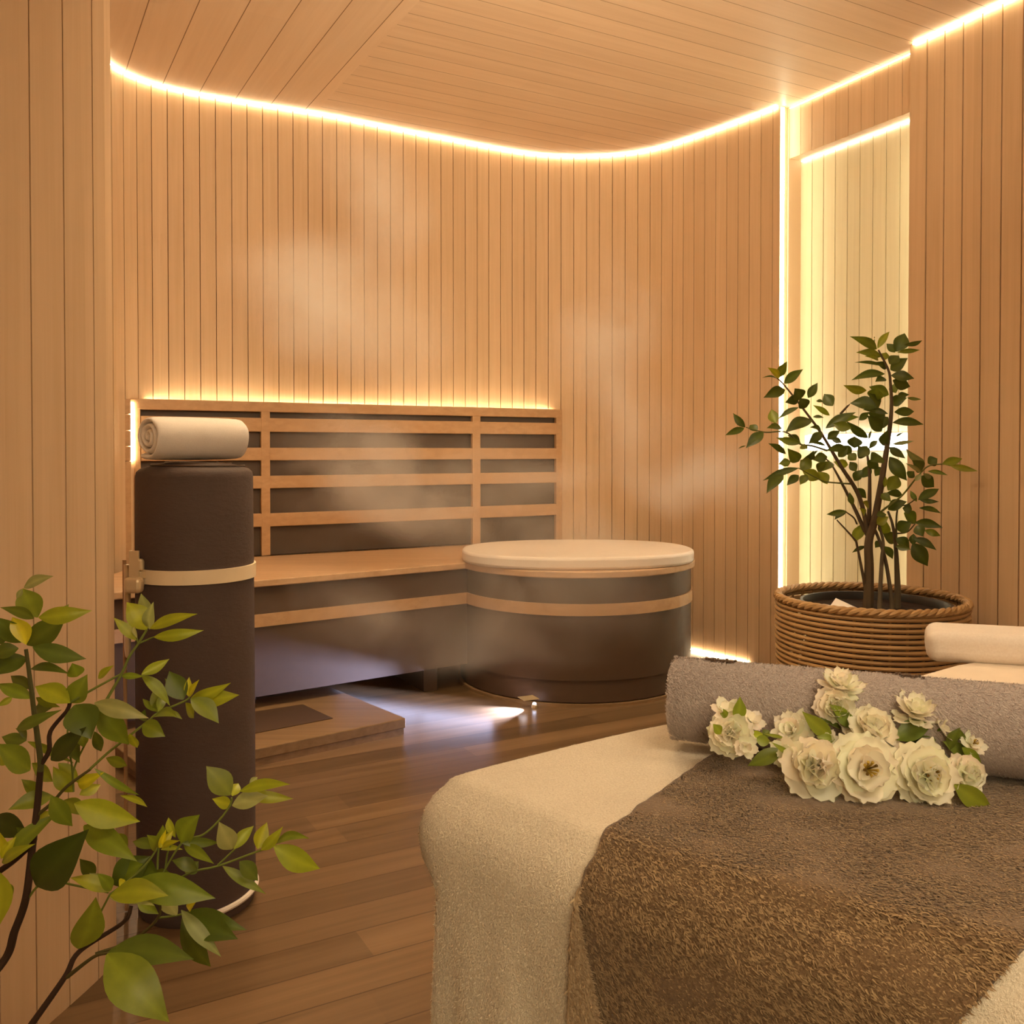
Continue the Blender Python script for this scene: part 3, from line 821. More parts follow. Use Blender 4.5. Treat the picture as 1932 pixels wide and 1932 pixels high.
# dark woven marks on the top of the roll
for (u0, u1, v0, v1, n) in ((1330,1388,1262,1271,26), (1694,1742,1299,1307,20)):
    mb = MB()
    for i in range(n):
        f = i/n; u = u0+(u1-u0)*f
        s = None
        best = None
        for t in np.linspace(0, .6, 200):
            q = gc+gax*t; 
            uu = 966+F*q.x/q.y
            if uu > u: best = t; break
        q = gc+gax*best; a = PI/2+.10+random.uniform(-.09,.09)
        ctr = q+gsd*(math.cos(a)*(gr-.0070))+Vector((0,0,math.sin(a)*(gr-.0064)))
        mb.obox(ctr, gax*random.uniform(.0008,.0018), gsd*random.uniform(.001,.003), (0,0,.0010))
    o = mb.build('stitching', M_dark, gt, smooth=False); o['label'] = 'dark stitched mark'

# ------------------------------------------------------------------ leaves and plants
def lin(c): return tuple(c)
HUES = {0: (.13,.165,.018), 1: (.23,.28,.022), 2: (.38,.41,.022), 3: (.40,.42,.14), 4: (.62,.58,.02), 5: (.065,.085,.010)}; HK = 1.0
def leaf(mb, b, t, w, hue, n_hint=None, curl=.12, fold=.22):
    b, t = Vector(b), Vector(t); d = t-b; ln = d.length
    if ln < 1e-4: return
    d.normalize()
    view = Vector((0,0,CZ))-(b+t)/2; view.normalize()
    nrm = (view+Vector((random.uniform(-.35,.35), random.uniform(-.2,.2), random.uniform(.0,.5)))).normalized()
    side = d.cross(nrm).normalized(); nrm = side.cross(d).normalized()
    nseg = 10; V = []
    sgn = random.choice((-1, 1)); bend = random.uniform(.02, curl)*ln; sw = random.uniform(-.06,.06)*ln
    for i in range(nseg+1):
        f = i/nseg
        if f < .05: ww = .06
        else: ww = (math.sin(PI*min(1, (f**.84))))**1.0*(1-.25*f**4)*1.08
        if f > .999: ww = .0
        ww = max(ww, .03 if f < 1 else 0)*w*1.08
        c = b+d*ln*f+nrm*(math.sin(PI*f)*bend*1.0)-Vector((0,0,1))*(0)+side*(math.sin(PI*f)*sw)
        V.append(c-side*ww+nrm*ww*fold); V.append(c-side*ww*.5+nrm*ww*fold*.4); V.append(c); V.append(c+side*ww*.5+nrm*ww*fold*.4); V.append(c+side*ww+nrm*ww*fold)
    Fs = []
    for i in range(nseg):
        for k in range(4):
            a = i*5+k; Fs.append((a, a+1, a+6, a+5))
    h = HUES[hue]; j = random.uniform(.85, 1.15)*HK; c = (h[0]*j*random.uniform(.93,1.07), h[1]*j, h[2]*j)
    b0 = len(mb.V); mb.c = c; mb.add(V, Fs)
    for i in range(nseg+1):     # paler midrib
        mb.C[b0+i*5+2] = tuple(min(1, x*1.25) for x in c)
def stem_px(mb, pts, d0, d1, r0, r1, col, step=.02, mapf=None):
    q = []
    for i, p in enumerate(pts):
        f = i/(len(pts)-1); u, v = (mapf(*p) if mapf else p); q.append(P(u, v, d0+(d1-d0)*f))
    q = catmull(q, step); n = len(q)
    mb.c = col; mb.tube(q, [r0+(r1-r0)*i/(n-1) for i in range(n)], 7)

# foreground plant (left)
fgd = 1.18
FG = [ # bx,by,tx,ty,halfwidth,hue, depth offset
(45,1109,101,1087,9,3,0),(42,1111,31,1130,4,3,0),(71,1165,43,1110,18,1,0),(73,1165,174,1152,13,2,-.02),(64,1167,0,1146,8,0,0),(40,1212,-12,1163,14,0,.02),(49,1216,23,1164,14,4,-.02),
(51,1217,127,1159,18,0,.02),(62,1221,163,1243,14,0,0),(72,1223,113,1244,6,2,.02),(35,1223,-15,1240,12,0,0),(51,1241,-17,1275,16,0,0),(58,1262,132,1272,7,0,.02),(132,1326,66,1295,16,2,0),
(134,1326,165,1272,16,1,0),(145,1277,136,1251,12,1,.04),(62,1318,-5,1290,11,1,0),(23,1316,-6,1333,5,2,.03),(68,1316,114,1334,6,1,.02),(31,1376,117,1339,9,0,-.02),(50,1397,3,1390,10,0,0),(50,1395,29,1374,6,0,0),
(57,1453,-8,1403,20,1,-.02),(25,1430,-15,1420,13,2,.02),(52,1399,140,1440,6,1,.01),(141,1330,172,1395,25,0,-.03),(186,1330,244,1405,18,1,0),(178,1326,281,1355,13,3,-.02),(96,1434,163,1371,16,5,-.04),
(157,1409,155,1378,8,1,.03),(178,1380,191,1418,8,0,.02),(277,1188,239,1136,17,2,0),(281,1155,266,1119,9,3,.02),(282,1187,290,1135,9,3,.01),(283,1186,373,1158,9,2,0),(290,1202,385,1189,9,2,-.01),
(257,1208,214,1165,8,2,0),(259,1204,252,1175,3,3,0),(228,1275,272,1276,5,1,0),(267,1273,321,1332,9,1,0),(267,1272,320,1243,8,2,0),(298,1343,290,1300,11,1,0),(298,1343,269,1318,5,1,0),(298,1343,311,1312,7,1,.01),
(346,1320,319,1266,16,0,0),(346,1320,311,1280,9,1,.01),(356,1314,357,1277,6,4,0),(356,1314,376,1282,6,4,-.01),(360,1318,452,1311,14,2,0),(360,1318,436,1288,9,2,.02),(360,1318,413,1365,15,1,0),
(350,1326,366,1355,8,2,0),(290,1352,335,1353,10,1,0),(269,1366,312,1390,13,1,-.01),(317,1341,344,1357,4,1,0),(270,1360,274,1338,7,0,.02),(244,1384,259,1411,7,2,0),
(139,1494,100,1446,12,2,.01),(147,1479,197,1457,10,4,0),(178,1450,263,1500,6,1,0),(100,1502,15,1528,13,1,.04),(97,1502,137,1559,14,1,0),(140,1516,265,1550,20,2,-.03),(227,1501,278,1523,5,2,0),
(50,1575,-15,1541,17,5,.03),(4,1628,111,1533,13,1,-.02),(4,1628,67,1592,9,2,-.03),(5,1615,-8,1560,15,4,0),(2,1620,31,1578,7,4,-.02),(68,1671,168,1564,32,5,-.05),(-10,1640,-3,1750,22,2,-.06),
(158,1558,259,1625,18,1,0),(212,1668,285,1615,22,0,.04),(245,1668,407,1695,22,1,-.02),(208,1690,318,1690,18,2,-.04),(207,1694,292,1709,10,3,-.045),(207,1682,132,1656,11,2,-.01),(210,1678,168,1647,10,3,.02),
(210,1680,183,1648,9,1,0),(148,1790,181,1692,22,1,-.03),(225,1672,236,1660,6,4,-.01),(202,1800,320,1929,33,1,-.08),(202,1798,366,1810,23,0,-.05),(355,1720,466,1755,14,0,.02),(355,1722,449,1772,20,0,0),
(342,1717,418,1806,11,3,-.03),(344,1730,398,1824,15,0,0),(357,1719,372,1699,6,4,0),(334,1727,298,1668,12,3,0),(300,1600,277,1575,10,1,0),(300,1600,307,1556,11,1,.01),(300,1600,313,1565,5,4,-.01),(302,1600,327,1567,6,4,-.02),
(305,1600,340,1586,5,4,-.01),(303,1603,345,1603,4,2,0),(295,1600,250,1588,9,0,.02),(341,1590,377,1537,18,1,0),(331,1580,318,1542,6,2,0),(343,1591,414,1590,7,0,0),(347,1595,404,1630,8,1,0),
(435,1500,389,1445,18,1,0),(436,1518,400,1507,9,2,0),(438,1520,506,1501,13,3,-.01),(452,1493,548,1480,9,2,0),(461,1500,554,1507,9,2,.01),(470,1482,486,1466,5,3,0),(438,1502,450,1478,9,2,0),
(438,1602,413,1550,15,3,0),(441,1602,479,1558,9,2,0),(486,1602,504,1551,11,2,0),(493,1604,534,1559,8,2,.01),(516,1596,604,1639,17,2,0),(518,1593,584,1582,8,1,.01),(420,1634,502,1687,8,1,0),(452,1625,487,1662,12,0,.02),
(372,1641,324,1623,10,0,0),(349,1647,375,1625,10,0,.01),(250,1625,300,1655,14,0,.05),(225,1655,270,1630,16,1,.05),(285,1650,330,1665,12,0,.04),
(20,1185,-20,1215,13,0,.05),(90,1180,130,1140,10,1,.05),(58,1300,20,1275,9,0,.04),(70,1345,112,1300,10,1,.05),(105,1330,60,1352,9,0,.05),(120,1395,150,1440,12,0,.05),(60,1440,100,1475,11,1,.05),(110,1440,150,1478,9,2,.05),(70,1500,40,1470,9,1,.04),(120,1510,165,1540,11,1,.05),(60,1560,95,1530,10,2,.03),(70,1585,30,1560,10,0,.05),(150,1500,190,1480,9,2,.04),(200,1430,240,1445,8,1,.04),(240,1600,200,1575,12,1,.05),(180,1650,150,1620,10,0,.05),(260,1700,300,1725,9,1,.03),(130,1660,110,1630,7,2,.02),(20,1700,-15,1670,14,1,.03),(185,1280,215,1255,6,2,.02)]
mb = MB()
for bx, by, tx, ty, w_, h, do in FG:
    # the right-hand sprays reach away from the camera a little
    dd = fgd+do+.10*max(0, (bx-150)/400)+random.uniform(-.02,.02)
    b = P(bx, by, dd); t = P(tx, ty, dd+random.uniform(-.035,.035))
    leaf(mb, b, t, w_*1.12*dd/F, h)
fp = thing('leafy_shrub', 'bright green leafy shrub in the lower left foreground in front of the boarded partition', 'plant', (-.74,1.10,0))
mb.build('foliage', M_leaf, fp, tint=True, ang=80)
mb = MB(); BR = (.055,.030,.018); GR = (.16,.19,.035); GM = (.10,.08,.025)
def sfg(pts, r0, r1, col, da=0, db=0):
    q = []
    for i, (u, v) in enumerate(pts):
        f = i/(len(pts)-1); q.append(P(u, v, fgd+da+(db-da)*f+.10*max(0, (u-150)/400)))
    q = catmull(q, .01); n = len(q); mb.c = col; mb.tube(q, [r0+(r1-r0)*i/(n-1) for i in range(n)], 7)
root = Vector((-.74,1.10,.20))
q = [root, Vector((-.715,1.12,.26))]+[P(u, v, fgd) for u, v in ((0,1823),(28,1756),(49,1694),(60,1606),(70,1525),(76,1455))]
q = catmull(q, .01); mb.c = BR; mb.tube(q, [.0062-.0022*i/(len(q)-1) for i in range(len(q))], 8)
sfg([(76,1455),(76,1432),(64,1341),(60,1308),(54,1262),(49,1225)], .0040, .0024, (.09,.085,.028))
q = [root+Vector((.02,.02,0)), P(20,1985,1.14), P(60,1932,1.15), P(122,1844,1.16), P(150,1795,1.17), P(233,1740,1.19), P(248,1709,1.20)]
q = catmull(q, .01); mb.c = BR; mb.tube(q, [.0056-.0032*i/(len(q)-1) for i in range(len(q))], 8)
sfg([(79,1440),(93,1415),(95,1380),(126,1341),(132,1326)], .0032, .0024, BR)
sfg([(132,1326),(178,1299),(228,1272)], .0016, .0014, GR); sfg([(199,1324),(228,1274),(244,1239),(261,1214),(277,1188)], .0020, .0016, GR); sfg([(261,1214),(258,1204)], .0014, .001, GR); sfg([(261,1214),(290,1202)], .0014, .001, GR)
sfg([(170,1451),(203,1421),(228,1401),(284,1357),(298,1345),(350,1322),(358,1314)], .0018, .0013, GR)
sfg([(70,1538),(98,1515),(125,1485),(171,1451)], .0024, .0018, GM); sfg([(52,1696),(75,1670),(116,1666),(140,1670),(205,1684)], .0016, .0013, GR)
sfg([(-10,1650),(25,1625),(55,1598)], .0040, .0034, BR); sfg([(127,1843),(176,1806),(204,1798)], .0028, .0016, GM, -.02, -.06)
sfg([(207,1688),(185,1730),(150,1795)], .0013, .0016, GR); sfg([(207,1688),(250,1655),(280,1625),(297,1600)], .0016, .0013, GR)
sfg([(301,1694),(298,1732),(248,1775),(180,1800)], .0018, .0022, GM); sfg([(298,1732),(334,1727),(357,1720)], .0014, .0012, GR)
sfg([(297,1640),(298,1615),(300,1600)], .0016, .0014, GR); sfg([(312,1640),(316,1610),(322,1595)], .0014, .0012, GR)
sfg([(300,1660),(344,1590),(383,1575),(414,1547),(435,1518),(437,1505)], .0014, .0015, GR)
sfg([(330,1660),(370,1643),(411,1634),(484,1607),(516,1596)], .0014, .0014, GR); sfg([(411,1632),(443,1602)], .0013, .0012, GR)
sfg([(132,1326),(127,1400),(135,1440),(139,1494)], .0013, .0012, GR, .02, .02); sfg([(165,1395),(140,1450),(139,1494)], .0013, .0012, GR, .03, .01)
mb.build('stem', M_stem, fp, tint=True)
mb = MB(); mb.lathe((-.74,1.10,0), [(.075,0),(.09,.02),(.11,.20),(.104,.20),(.098,.17)], 40, True, False); mb.build('pot', M_pot, fp)
mb = MB(); mb.lathe((-.74,1.10,0), [(.0,.172),(.099,.172)], 40, False, False); mb.build('soil', M_soil, fp)

# basket + indoor tree
bc = Vector((.389*3.155, 3.155, 0)); RB = .307
tree = thing('potted_tree', 'leafy green indoor tree on thin brown stems in the wicker basket by the glowing niche', 'plant', (bc.x, bc.y, 0))
Z3 = [(1010,195,840,115,22,1),(1015,190,1090,85,16,2),(985,150,990,118,9,1),(1040,240,880,215,22,1),(1050,265,1070,215,20,2),(1020,265,935,240,13,2),(1050,300,870,278,9,0),(1075,310,1000,275,18,0),(1130,210,1185,95,34,0),(1125,215,1070,160,19,0),(1140,215,1280,200,12,1),(1180,170,1295,140,11,0),(1090,290,1150,235,26,0),(1095,325,1205,250,30,0),(1060,350,850,390,22,0),(1100,360,1245,380,25,0),(1065,380,1000,400,20,0),(1110,390,1220,430,28,0),(945,455,800,420,20,2),(1085,480,960,430,28,1),(1010,440,1000,520,36,1),(1130,470,1120,410,22,1),(1010,560,840,535,32,0),(1020,565,960,470,33,0),(1140,490,1215,480,16,0),(1200,500,1290,510,8,1),(1100,540,1200,500,26,0),(1120,590,1245,585,22,0),(1110,655,1305,668,22,0),(1080,600,920,575,14,0),(1060,640,950,590,32,0),(1040,710,950,610,30,0),(1080,620,1010,710,24,0),
(400,375,325,310,16,4),(400,370,450,270,20,1),(430,410,550,320,22,0),(435,450,300,500,26,0),(385,380,290,375,5,0),(520,515,435,530,22,0),(530,510,495,440,32,0),(580,500,640,405,20,0),(570,560,525,500,28,0),(520,560,390,635,12,0),(605,640,435,720,32,0),(380,660,350,570,24,2),(415,690,320,690,18,0),(185,685,110,595,17,0),(180,690,60,735,16,0),(260,710,215,670,20,0),(300,715,190,815,26,0),(190,800,140,820,3,0),(535,785,380,750,18,1),(530,780,450,735,20,0),(440,850,330,785,17,0),(520,900,450,815,28,1),(470,900,395,915,20,1),(520,940,295,1020,16,0),(600,940,530,890,32,1),(425,985,320,1100,27,0),(520,985,445,1050,20,0),(575,985,530,1045,20,1),(650,1010,540,950,28,2),(700,1040,640,960,26,2),(640,960,700,900,20,1),
(735,550,680,475,28,0),(715,610,610,545,14,2),(675,525,630,520,8,0),(690,690,880,590,24,0),(740,650,900,620,18,1),(850,690,735,660,24,1),(955,750,820,645,20,0),(610,620,680,625,8,0),(660,715,580,790,22,0),(660,700,590,685,12,0),(700,760,780,705,20,0),(790,780,720,755,14,0),(870,815,870,740,34,0),(690,800,580,780,8,0),(820,820,690,830,20,0),(535,800,580,820,16,1),(640,830,530,900,10,0),(600,890,615,830,15,0),(700,870,610,890,24,0),(790,800,850,860,22,0),(880,890,830,850,22,1),(830,920,740,900,22,2),(720,900,670,960,26,1),(950,860,890,800,32,0),(1015,770,960,820,14,0),(960,760,975,705,6,0),(1040,870,970,900,36,0),(1050,800,1080,700,24,0),(1110,790,1245,770,10,3),(1130,740,1180,715,6,0),(1090,810,1190,880,20,0),(1090,870,1200,1020,32,0),(1290,970,1190,910,10,3),(1210,1000,1245,960,20,0),(1310,900,1190,815,17,3),(1330,910,1390,880,26,0),(1420,915,1545,880,20,2),(1470,925,1645,960,15,2),(1330,960,1455,985,10,1),(1250,1020,1290,975,12,3),(1300,975,1355,1000,12,3),(1290,990,1370,1060,32,0),(1290,960,1230,890,28,0),
(1080,1080,1140,985,32,2),(1060,1060,1065,990,10,2),(870,1070,945,1130,20,0),(860,1170,840,1090,14,0),(870,1020,920,950,24,0),(920,1000,970,920,22,0),(1040,1100,1100,1150,20,1),(1170,1110,1060,1100,18,0),(1080,1200,1200,1150,26,0),(1260,1150,1220,1080,12,1),(1270,1140,1400,1070,23,0),(1280,1140,1400,1150,12,0),(1275,1190,1415,1225,13,0),(1230,1200,1170,1190,24,0),(1180,1220,1255,1290,32,1),(1140,1330,1230,1280,30,0),(1250,1280,1425,1315,21,0),(1260,1300,1300,1370,26,0),(1310,1330,1410,1365,16,1),(1240,1380,1385,1455,19,0),(1235,1410,1330,1555,36,0),(1235,1420,1240,1350,18,0),(1130,1380,1215,1440,26,0),(1130,1430,1225,1450,15,0),(1050,1350,1140,1400,28,0),(1040,1400,1000,1440,18,0),(1060,1430,1110,1510,18,0),(1010,1290,1085,1245,24,2),(1040,1350,1070,1270,28,2),(870,1400,915,1290,26,2),(820,1210,695,1230,15,0),(820,1210,745,1265,14,0),(940,1430,855,1470,10,0),(960,1190,920,1150,18,2),(930,1240,900,1190,15,2),(1010,1240,1070,1230,18,0),
(900,870,950,800,28,0),(960,940,1010,880,28,0),(1000,990,1060,940,22,0),(770,870,830,810,20,0),(1000,670,1060,610,26,0),(880,960,840,900,20,0),(900,640,960,590,16,0)]
z3 = lambda x, y: (1350+x*.3012, 600+y*.3012)
def leaf_d(x, y): return bc.y+.0+.00008*(x-960)*0+random.uniform(-.11,.10)
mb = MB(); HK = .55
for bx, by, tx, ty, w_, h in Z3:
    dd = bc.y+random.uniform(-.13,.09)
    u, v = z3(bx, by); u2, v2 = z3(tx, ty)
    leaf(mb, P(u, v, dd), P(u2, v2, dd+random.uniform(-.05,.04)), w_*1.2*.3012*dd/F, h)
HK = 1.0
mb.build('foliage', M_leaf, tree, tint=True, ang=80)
mb = MB()
def s3(pts, r0, r1, col=(.11,.075,.042), d0=0, d1=0):
    q = []
    for i, p in enumerate(pts):
        f = i/(len(pts)-1); u, v = z3(*p); q.append(P(u, v, bc.y+d0+(d1-d0)*f))
    q = catmull(q, .015); n = len(q); mb.c = col; mb.tube(q, [r0+(r1-r0)*i/(n-1) for i in range(n)], 8)
s3([(955,1830),(958,1790),(962,1560),(960,1400),(1000,1250),(1060,900),(1100,600),(1095,400),(1080,320),(1020,200)], .019, .003, d0=0, d1=-.04)
s3([(955,1500),(960,1350),(965,1000),(950,850)], .011, .004, d0=.01, d1=.03)
s3([(940,1700),(925,1620),(885,1420),(865,1380),(760,1265)], .006, .0022, d1=-.05)
s3([(960,1370),(935,1330),(860,1170),(740,940),(690,880)], .008, .0025, d1=.05)
s3([(960,1370),(900,1120),(780,920),(660,720),(550,570),(430,420),(385,375)], .009, .0022, d1=-.06)
s3([(1135,1830),(1140,1700),(1130,1450),(1110,1300),(1080,1210)], .013, .004, (.13,.10,.06), .02, .04)
s3([(1105,1830),(1100,1740),(1060,1500),(1000,1330),(960,1280)], .008, .005, (.12,.09,.055), -.03, 0)
s3([(1028,1830),(1032,1700),(1042,1500),(1050,1400),(1010,1250)], .009, .004, (.12,.09,.055), -.05, 0)
s3([(1000,1240),(1080,1180),(1170,1110),(1260,1000),(1330,930),(1420,915),(1470,925)], .004, .0018, (.14,.15,.04), 0, -.03)
s3([(1130,1400),(1140,1200),(1200,1170),(1260,1130)], .004, .002, (.10,.08,.03), .02, 0)
s3([(700,830),(600,800),(530,790),(440,715),(310,715),(190,685)], .0035, .0016, (.12,.12,.04), -.03, -.06)
s3([(885,1290),(865,1250),(810,1210)], .003, .002, d1=-.03); s3([(860,1040),(690,1025),(610,990),(520,940)], .0028, .0016, (.14,.15,.04), 0, -.05)
s3([(1130,1350),(1200,1340),(1250,1290)], .003, .002, (.10,.08,.03), .02, 0); s3([(1130,1440),(1190,1400),(1240,1385)], .003, .002, (.10,.08,.03), .02, 0)
s3([(780,600),(830,548)], .003, .003, d0=0, d1=0); s3([(720,680),(780,610),(840,540)], .002, .002)
mb.build('stem', M_stem, tree, tint=True)
bk_ = thing('wicker_basket', 'round woven wicker basket holding the indoor tree in front of the niche', 'basket', (bc.x,bc.y,0))
zr = .472
mb = MB(); nring = 27
CAN = [(.40,.235,.095), (.46,.28,.12), (.36,.21,.085), (.43,.255,.105)]
for i in range(nring):
    z_ = .010+(zr-.03)*i/(nring-1); f = z_/zr
    rr = RB*(.90+.10*math.sin(PI/2*min(1, f*1.25)))
    mb.c = CAN[i % 4]; mb.ring((bc.x,bc.y,z_), rr, .0072, 96, 8, .0012, i*PI*1.0)
mb.build('woven_side', M_wicker, bk_, tint=True)
mb = MB()
for s in range(3):
    q = []
    for i in range(181):
        th = 2*PI*i/180; a = th*22+s*2*PI/3
        q.append((bc.x+(RB-.004+.0075*math.cos(a))*math.cos(th), bc.y+(RB-.004+.0075*math.cos(a))*math.sin(th), zr+.0065*math.sin(a)))
    mb.c = CAN[s]; mb.tube(q, .0092, 7, False)
mb.build('braided_rim', M_wicker, bk_, tint=True)
mb = MB()
for i in range(36):
    th = 2*PI*i/36
    q = []
    for k in range(8):
        z_ = .0+(zr-.01)*k/7; f = z_/zr; rr = RB*(.90+.10*math.sin(PI/2*min(1, f*1.25)))-.006
        q.append((bc.x+rr*math.cos(th), bc.y+rr*math.sin(th), z_))
    mb.c = (.30,.17,.07); mb.tube(q, .0045, 6)
mb.build('upright_stakes', M_wicker, bk_, tint=True)
mb = MB(); mb.lathe((bc.x,bc.y,.0), [(0,.004),(RB*.88,.004),(RB*.90,.02)], 64, False, False); mb.build('basket_bottom', M_soil, bk_)
mb = MB(); cp = (bc.x+.012, bc.y-.015, 0)
mb.lathe(cp, [(.17,.01),(.20,.03),(.232,.43),(.240,.452),(.246,.456),(.246,.463),(.236,.463),(.230,.455),(.226,.43)], 64, True, False); mb.build('pot', M_pot, tree)
mb = MB(); V = []; Fs = []
for i in range(17):
    for j in range(48):
        r = .229*i/16; th = 2*PI*j/48; V.append((cp[0]+r*math.cos(th), cp[1]+r*math.sin(th), .436+.007*noise.noise(Vector((r*math.cos(th)*40, r*math.sin(th)*40, 0)))))
for i in range(16):
    for j in range(48):
        j2 = (j+1) % 48; Fs.append((i*48+j, (i+1)*48+j, (i+1)*48+j2, i*48+j2))
mb.add(V, Fs); mb.build('soil', M_soil, tree)
mb = MB(); mb.c = (.5,.5,.5)
V = [(cp[0]-.19, cp[1]-.10, .462), (cp[0]-.11, cp[1]-.16, .459), (cp[0]-.085, cp[1]-.115, .452), (cp[0]-.15, cp[1]-.045, .482)]
mb.add(V+[(x, y, z_+.0015) for x, y, z_ in V], [(0,1,2,3), (7,6,5,4), (0,4,5,1), (1,5,6,2), (2,6,7,3), (3,7,4,0)])
o = mb.build('pot_liner', M_white, tree, smooth=False); o['label'] = 'scrap of white liner at the pot edge'

# ------------------------------------------------------------------ blossoms
def petal(mb, c, ax, rad, up, L_, W_, lift, cup, tipc=.0, ragged=.0, col=(.98,.94,.77)):
    """one petal: from c outwards along rad, rising by lift angle, curving"""
    nl, nwd = 7, 4; V = []
    side = up.cross(rad).normalized()
    for i in range(nl+1):
        f = i/nl
        ang = lift+cup*(f-.2)
        # integrate
        x = L_*f*math.cos(lift+cup*f*.5); z_ = L_*f*math.sin(lift+cup*f*.5)
        ww = W_*(math.sin(PI*min(1, .10+.84*f))**.7)
        if f > .85: ww *= (1-(f-.85)/.15*(.72-ragged))
        for j in range(-nwd//2, nwd//2+1):
            g = j/(nwd/2)
            hollow = -.18*W_*(1-g*g)*math.sin(PI*f)
            zz = z_+hollow+random.uniform(-.02,.02)*W_
            V.append(c+rad*(x-(.10*L_*g*g if i == nl else 0))+up*zz+side*(g*ww))
    Fs = []; m = nwd+1
    for i in range(nl):
        for j in range(nwd): a = i*m+j; Fs.append((a, a+1, a+m+1, a+m))
    mb.c = tuple(x*random.uniform(.95,1.03) for x in col); mb.add(V, Fs)
    b0 = len(mb.V)-len(V)
    for j in range(m): mb.C[b0+j] = (col[0]*.97, col[1]*.95, col[2]*.65)
def blossom(u, v, d, rpx, facing, kind, label, leaves=(), stam=False):
    c = P(u, v, d); R_ = rpx*1.07*d/F
    up = Vector(facing).normalized(); a = up.orthogonal().normalized(); b = up.cross(a)
    t = thing('white_blossom', label, 'flower', tuple(c), 0, 'white blossoms on the massage table')
    mb = MB()
    if kind == 'double':
        layers = [(7,1.0,.46,-.15,.35),(7,.86,.44,.15,.5),(6,.68,.42,.45,.7),(5,.48,.36,.8,.8),(4,.30,.26,1.1,.7)]
    elif kind == 'open':
        layers = [(7,1.0,.5,-.15,.35),(6,.88,.48,.12,.45),(5,.66,.42,.42,.6),(3,.42,.32,.8,.6)]
    elif kind == 'star':
        layers = [(9,1.0,.25,.12,.25),(8,.92,.24,.42,.3),(7,.74,.22,.75,.35),(5,.5,.2,1.0,.4)]
    elif kind == 'rose':
        layers = [(6,1.0,.5,.0,.6),(6,.84,.48,.45,.8),(5,.66,.42,.85,.8),(5,.48,.34,1.15,.7),(3,.32,.24,1.35,.4)]
    elif kind == 'small':
        layers = [(6,1.0,.36,.25,.2),(4,.7,.3,.7,.4)]
    else:
        layers = [(3,1.0,.26,1.2,.35),(3,.9,.22,1.35,.3)]
    base = c-up*R_*.25
    for li, (n, l, w_, lift, cup) in enumerate(layers):
        for k in range(n):
            th = 2*PI*(k+.5*(li % 2)+random.uniform(-.18,.18))/n
            rad = a*math.cos(th)+b*math.sin(th)
            petal(mb, base+up*(R_*.07*li), up, rad, up, R_*l*random.uniform(.9,1.1), R_*w_*random.uniform(.9,1.1), lift+random.uniform(-.14,.14), cup*random.uniform(.3,1.2), ragged=.25 if kind != 'star' else .0)
    mb.build('petals', M_petal, t, tint=True, ang=80)
    if stam:
        mb = MB()
        for k in range(9):
            th = 2*PI*k/9; rad = a*math.cos(th)+b*math.sin(th)
            mb.c = (.62,.45,.08) if k % 4 else (.25,.15,.03)
            mb.tube([base+up*R_*.12, base+up*R_*.42+rad*R_*.10, base+up*R_*.52+rad*R_*.17], [R_*.022,R_*.022,R_*.04], 6)
        mb.build('stamens', M_petal, t, tint=True)
    mb = MB(); mb.c = (.12,.16,.03); mb.tube([base+up*R_*.05, base-up*R_*.30], [R_*.14, R_*.07], 8); mb.build('calyx', M_stem, t, tint=True)
    for lf in leaves:
        mb = MB(); leaf(mb, P(lf[0], lf[1], lf[6] if len(lf) > 6 else d), P(lf[2], lf[3], lf[6] if len(lf) > 6 else d), lf[4]*d/F, lf[5], curl=.08); o = mb.build('leaf', M_leaf, t, tint=True, ang=80)
    return t
blossom(1378,1382,.868,46,(-.35,-.85,.45),'double','double white blossom at the left end of the spray against the grey towel', [(1360,1385,1345,1366,8,1,.852)])
blossom(1372,1338,.885,30,(-.1,-.5,.85),'small','small white blossom topping the left cluster beside an upright green leaf', [(1390,1360,1396,1314,11,1,.875),(1372,1352,1358,1346,5,1,.868),(1372,1352,1364,1337,4,1,.868)])
blossom(1421,1358,.885,27,(.1,-.55,.8),'small','small upright white blossom between the left cluster and the middle flowers', [(1440,1385,1398,1393,9,2,.872),(1440,1388,1452,1378,7,0,.87),(1425,1395,1455,1400,9,1,.868)])
blossom(1407,1408,.852,25,(-.1,-.9,.1),'small','small drooping white blossom under the left cluster on the brown runner', [(1475,1414,1410,1445,14,0,.846),(1480,1392,1440,1384,3,1,.862)])
blossom(1494,1378,.875,45,(-.55,-.6,.55),'star','white blossom pointing left with narrow petals behind the middle flowers', [(1570,1390,1513,1342,13,1,.862),(1575,1395,1540,1390,8,1,.858)])
blossom(1486,1424,.838,38,(-.7,-.7,.1),'small','white blossom with loose drooping petals at lower left of the middle flowers', [(1495,1425,1455,1400,5,1,.838)])
blossom(1540,1446,.822,62,(-.15,-.9,.40),'rose','full white blossom left of the largest flower at the front of the spray')
blossom(1636,1452,.812,72,(.02,-.92,.38),'open','largest wide open white blossom at the front centre with a yellow heart', [(1590,1400,1572,1430,8,5,.85)], True)
blossom(1648,1372,.862,58,(.05,-.65,.75),'double','broad white blossom directly behind and above the largest flower', [(1575,1348,1620,1375,12,0,.873),(1620,1362,1545,1355,13,0,.882)])
blossom(1588,1290,.893,45,(.0,-.35,.94),'star','highest white blossom with pointed petals rising above the grey towel roll')
blossom(1577,1333,.880,40,(-.2,-.85,.3),'double','white blossom just under the highest pointed one', [(1598,1350,1598,1305,6,1,.885),(1605,1356,1564,1328,9,1,.875)])
blossom(1752,1462,.812,66,(.12,-.92,.36),'double','large full white blossom right of centre with dark yellow stamens at its left side', (), True)
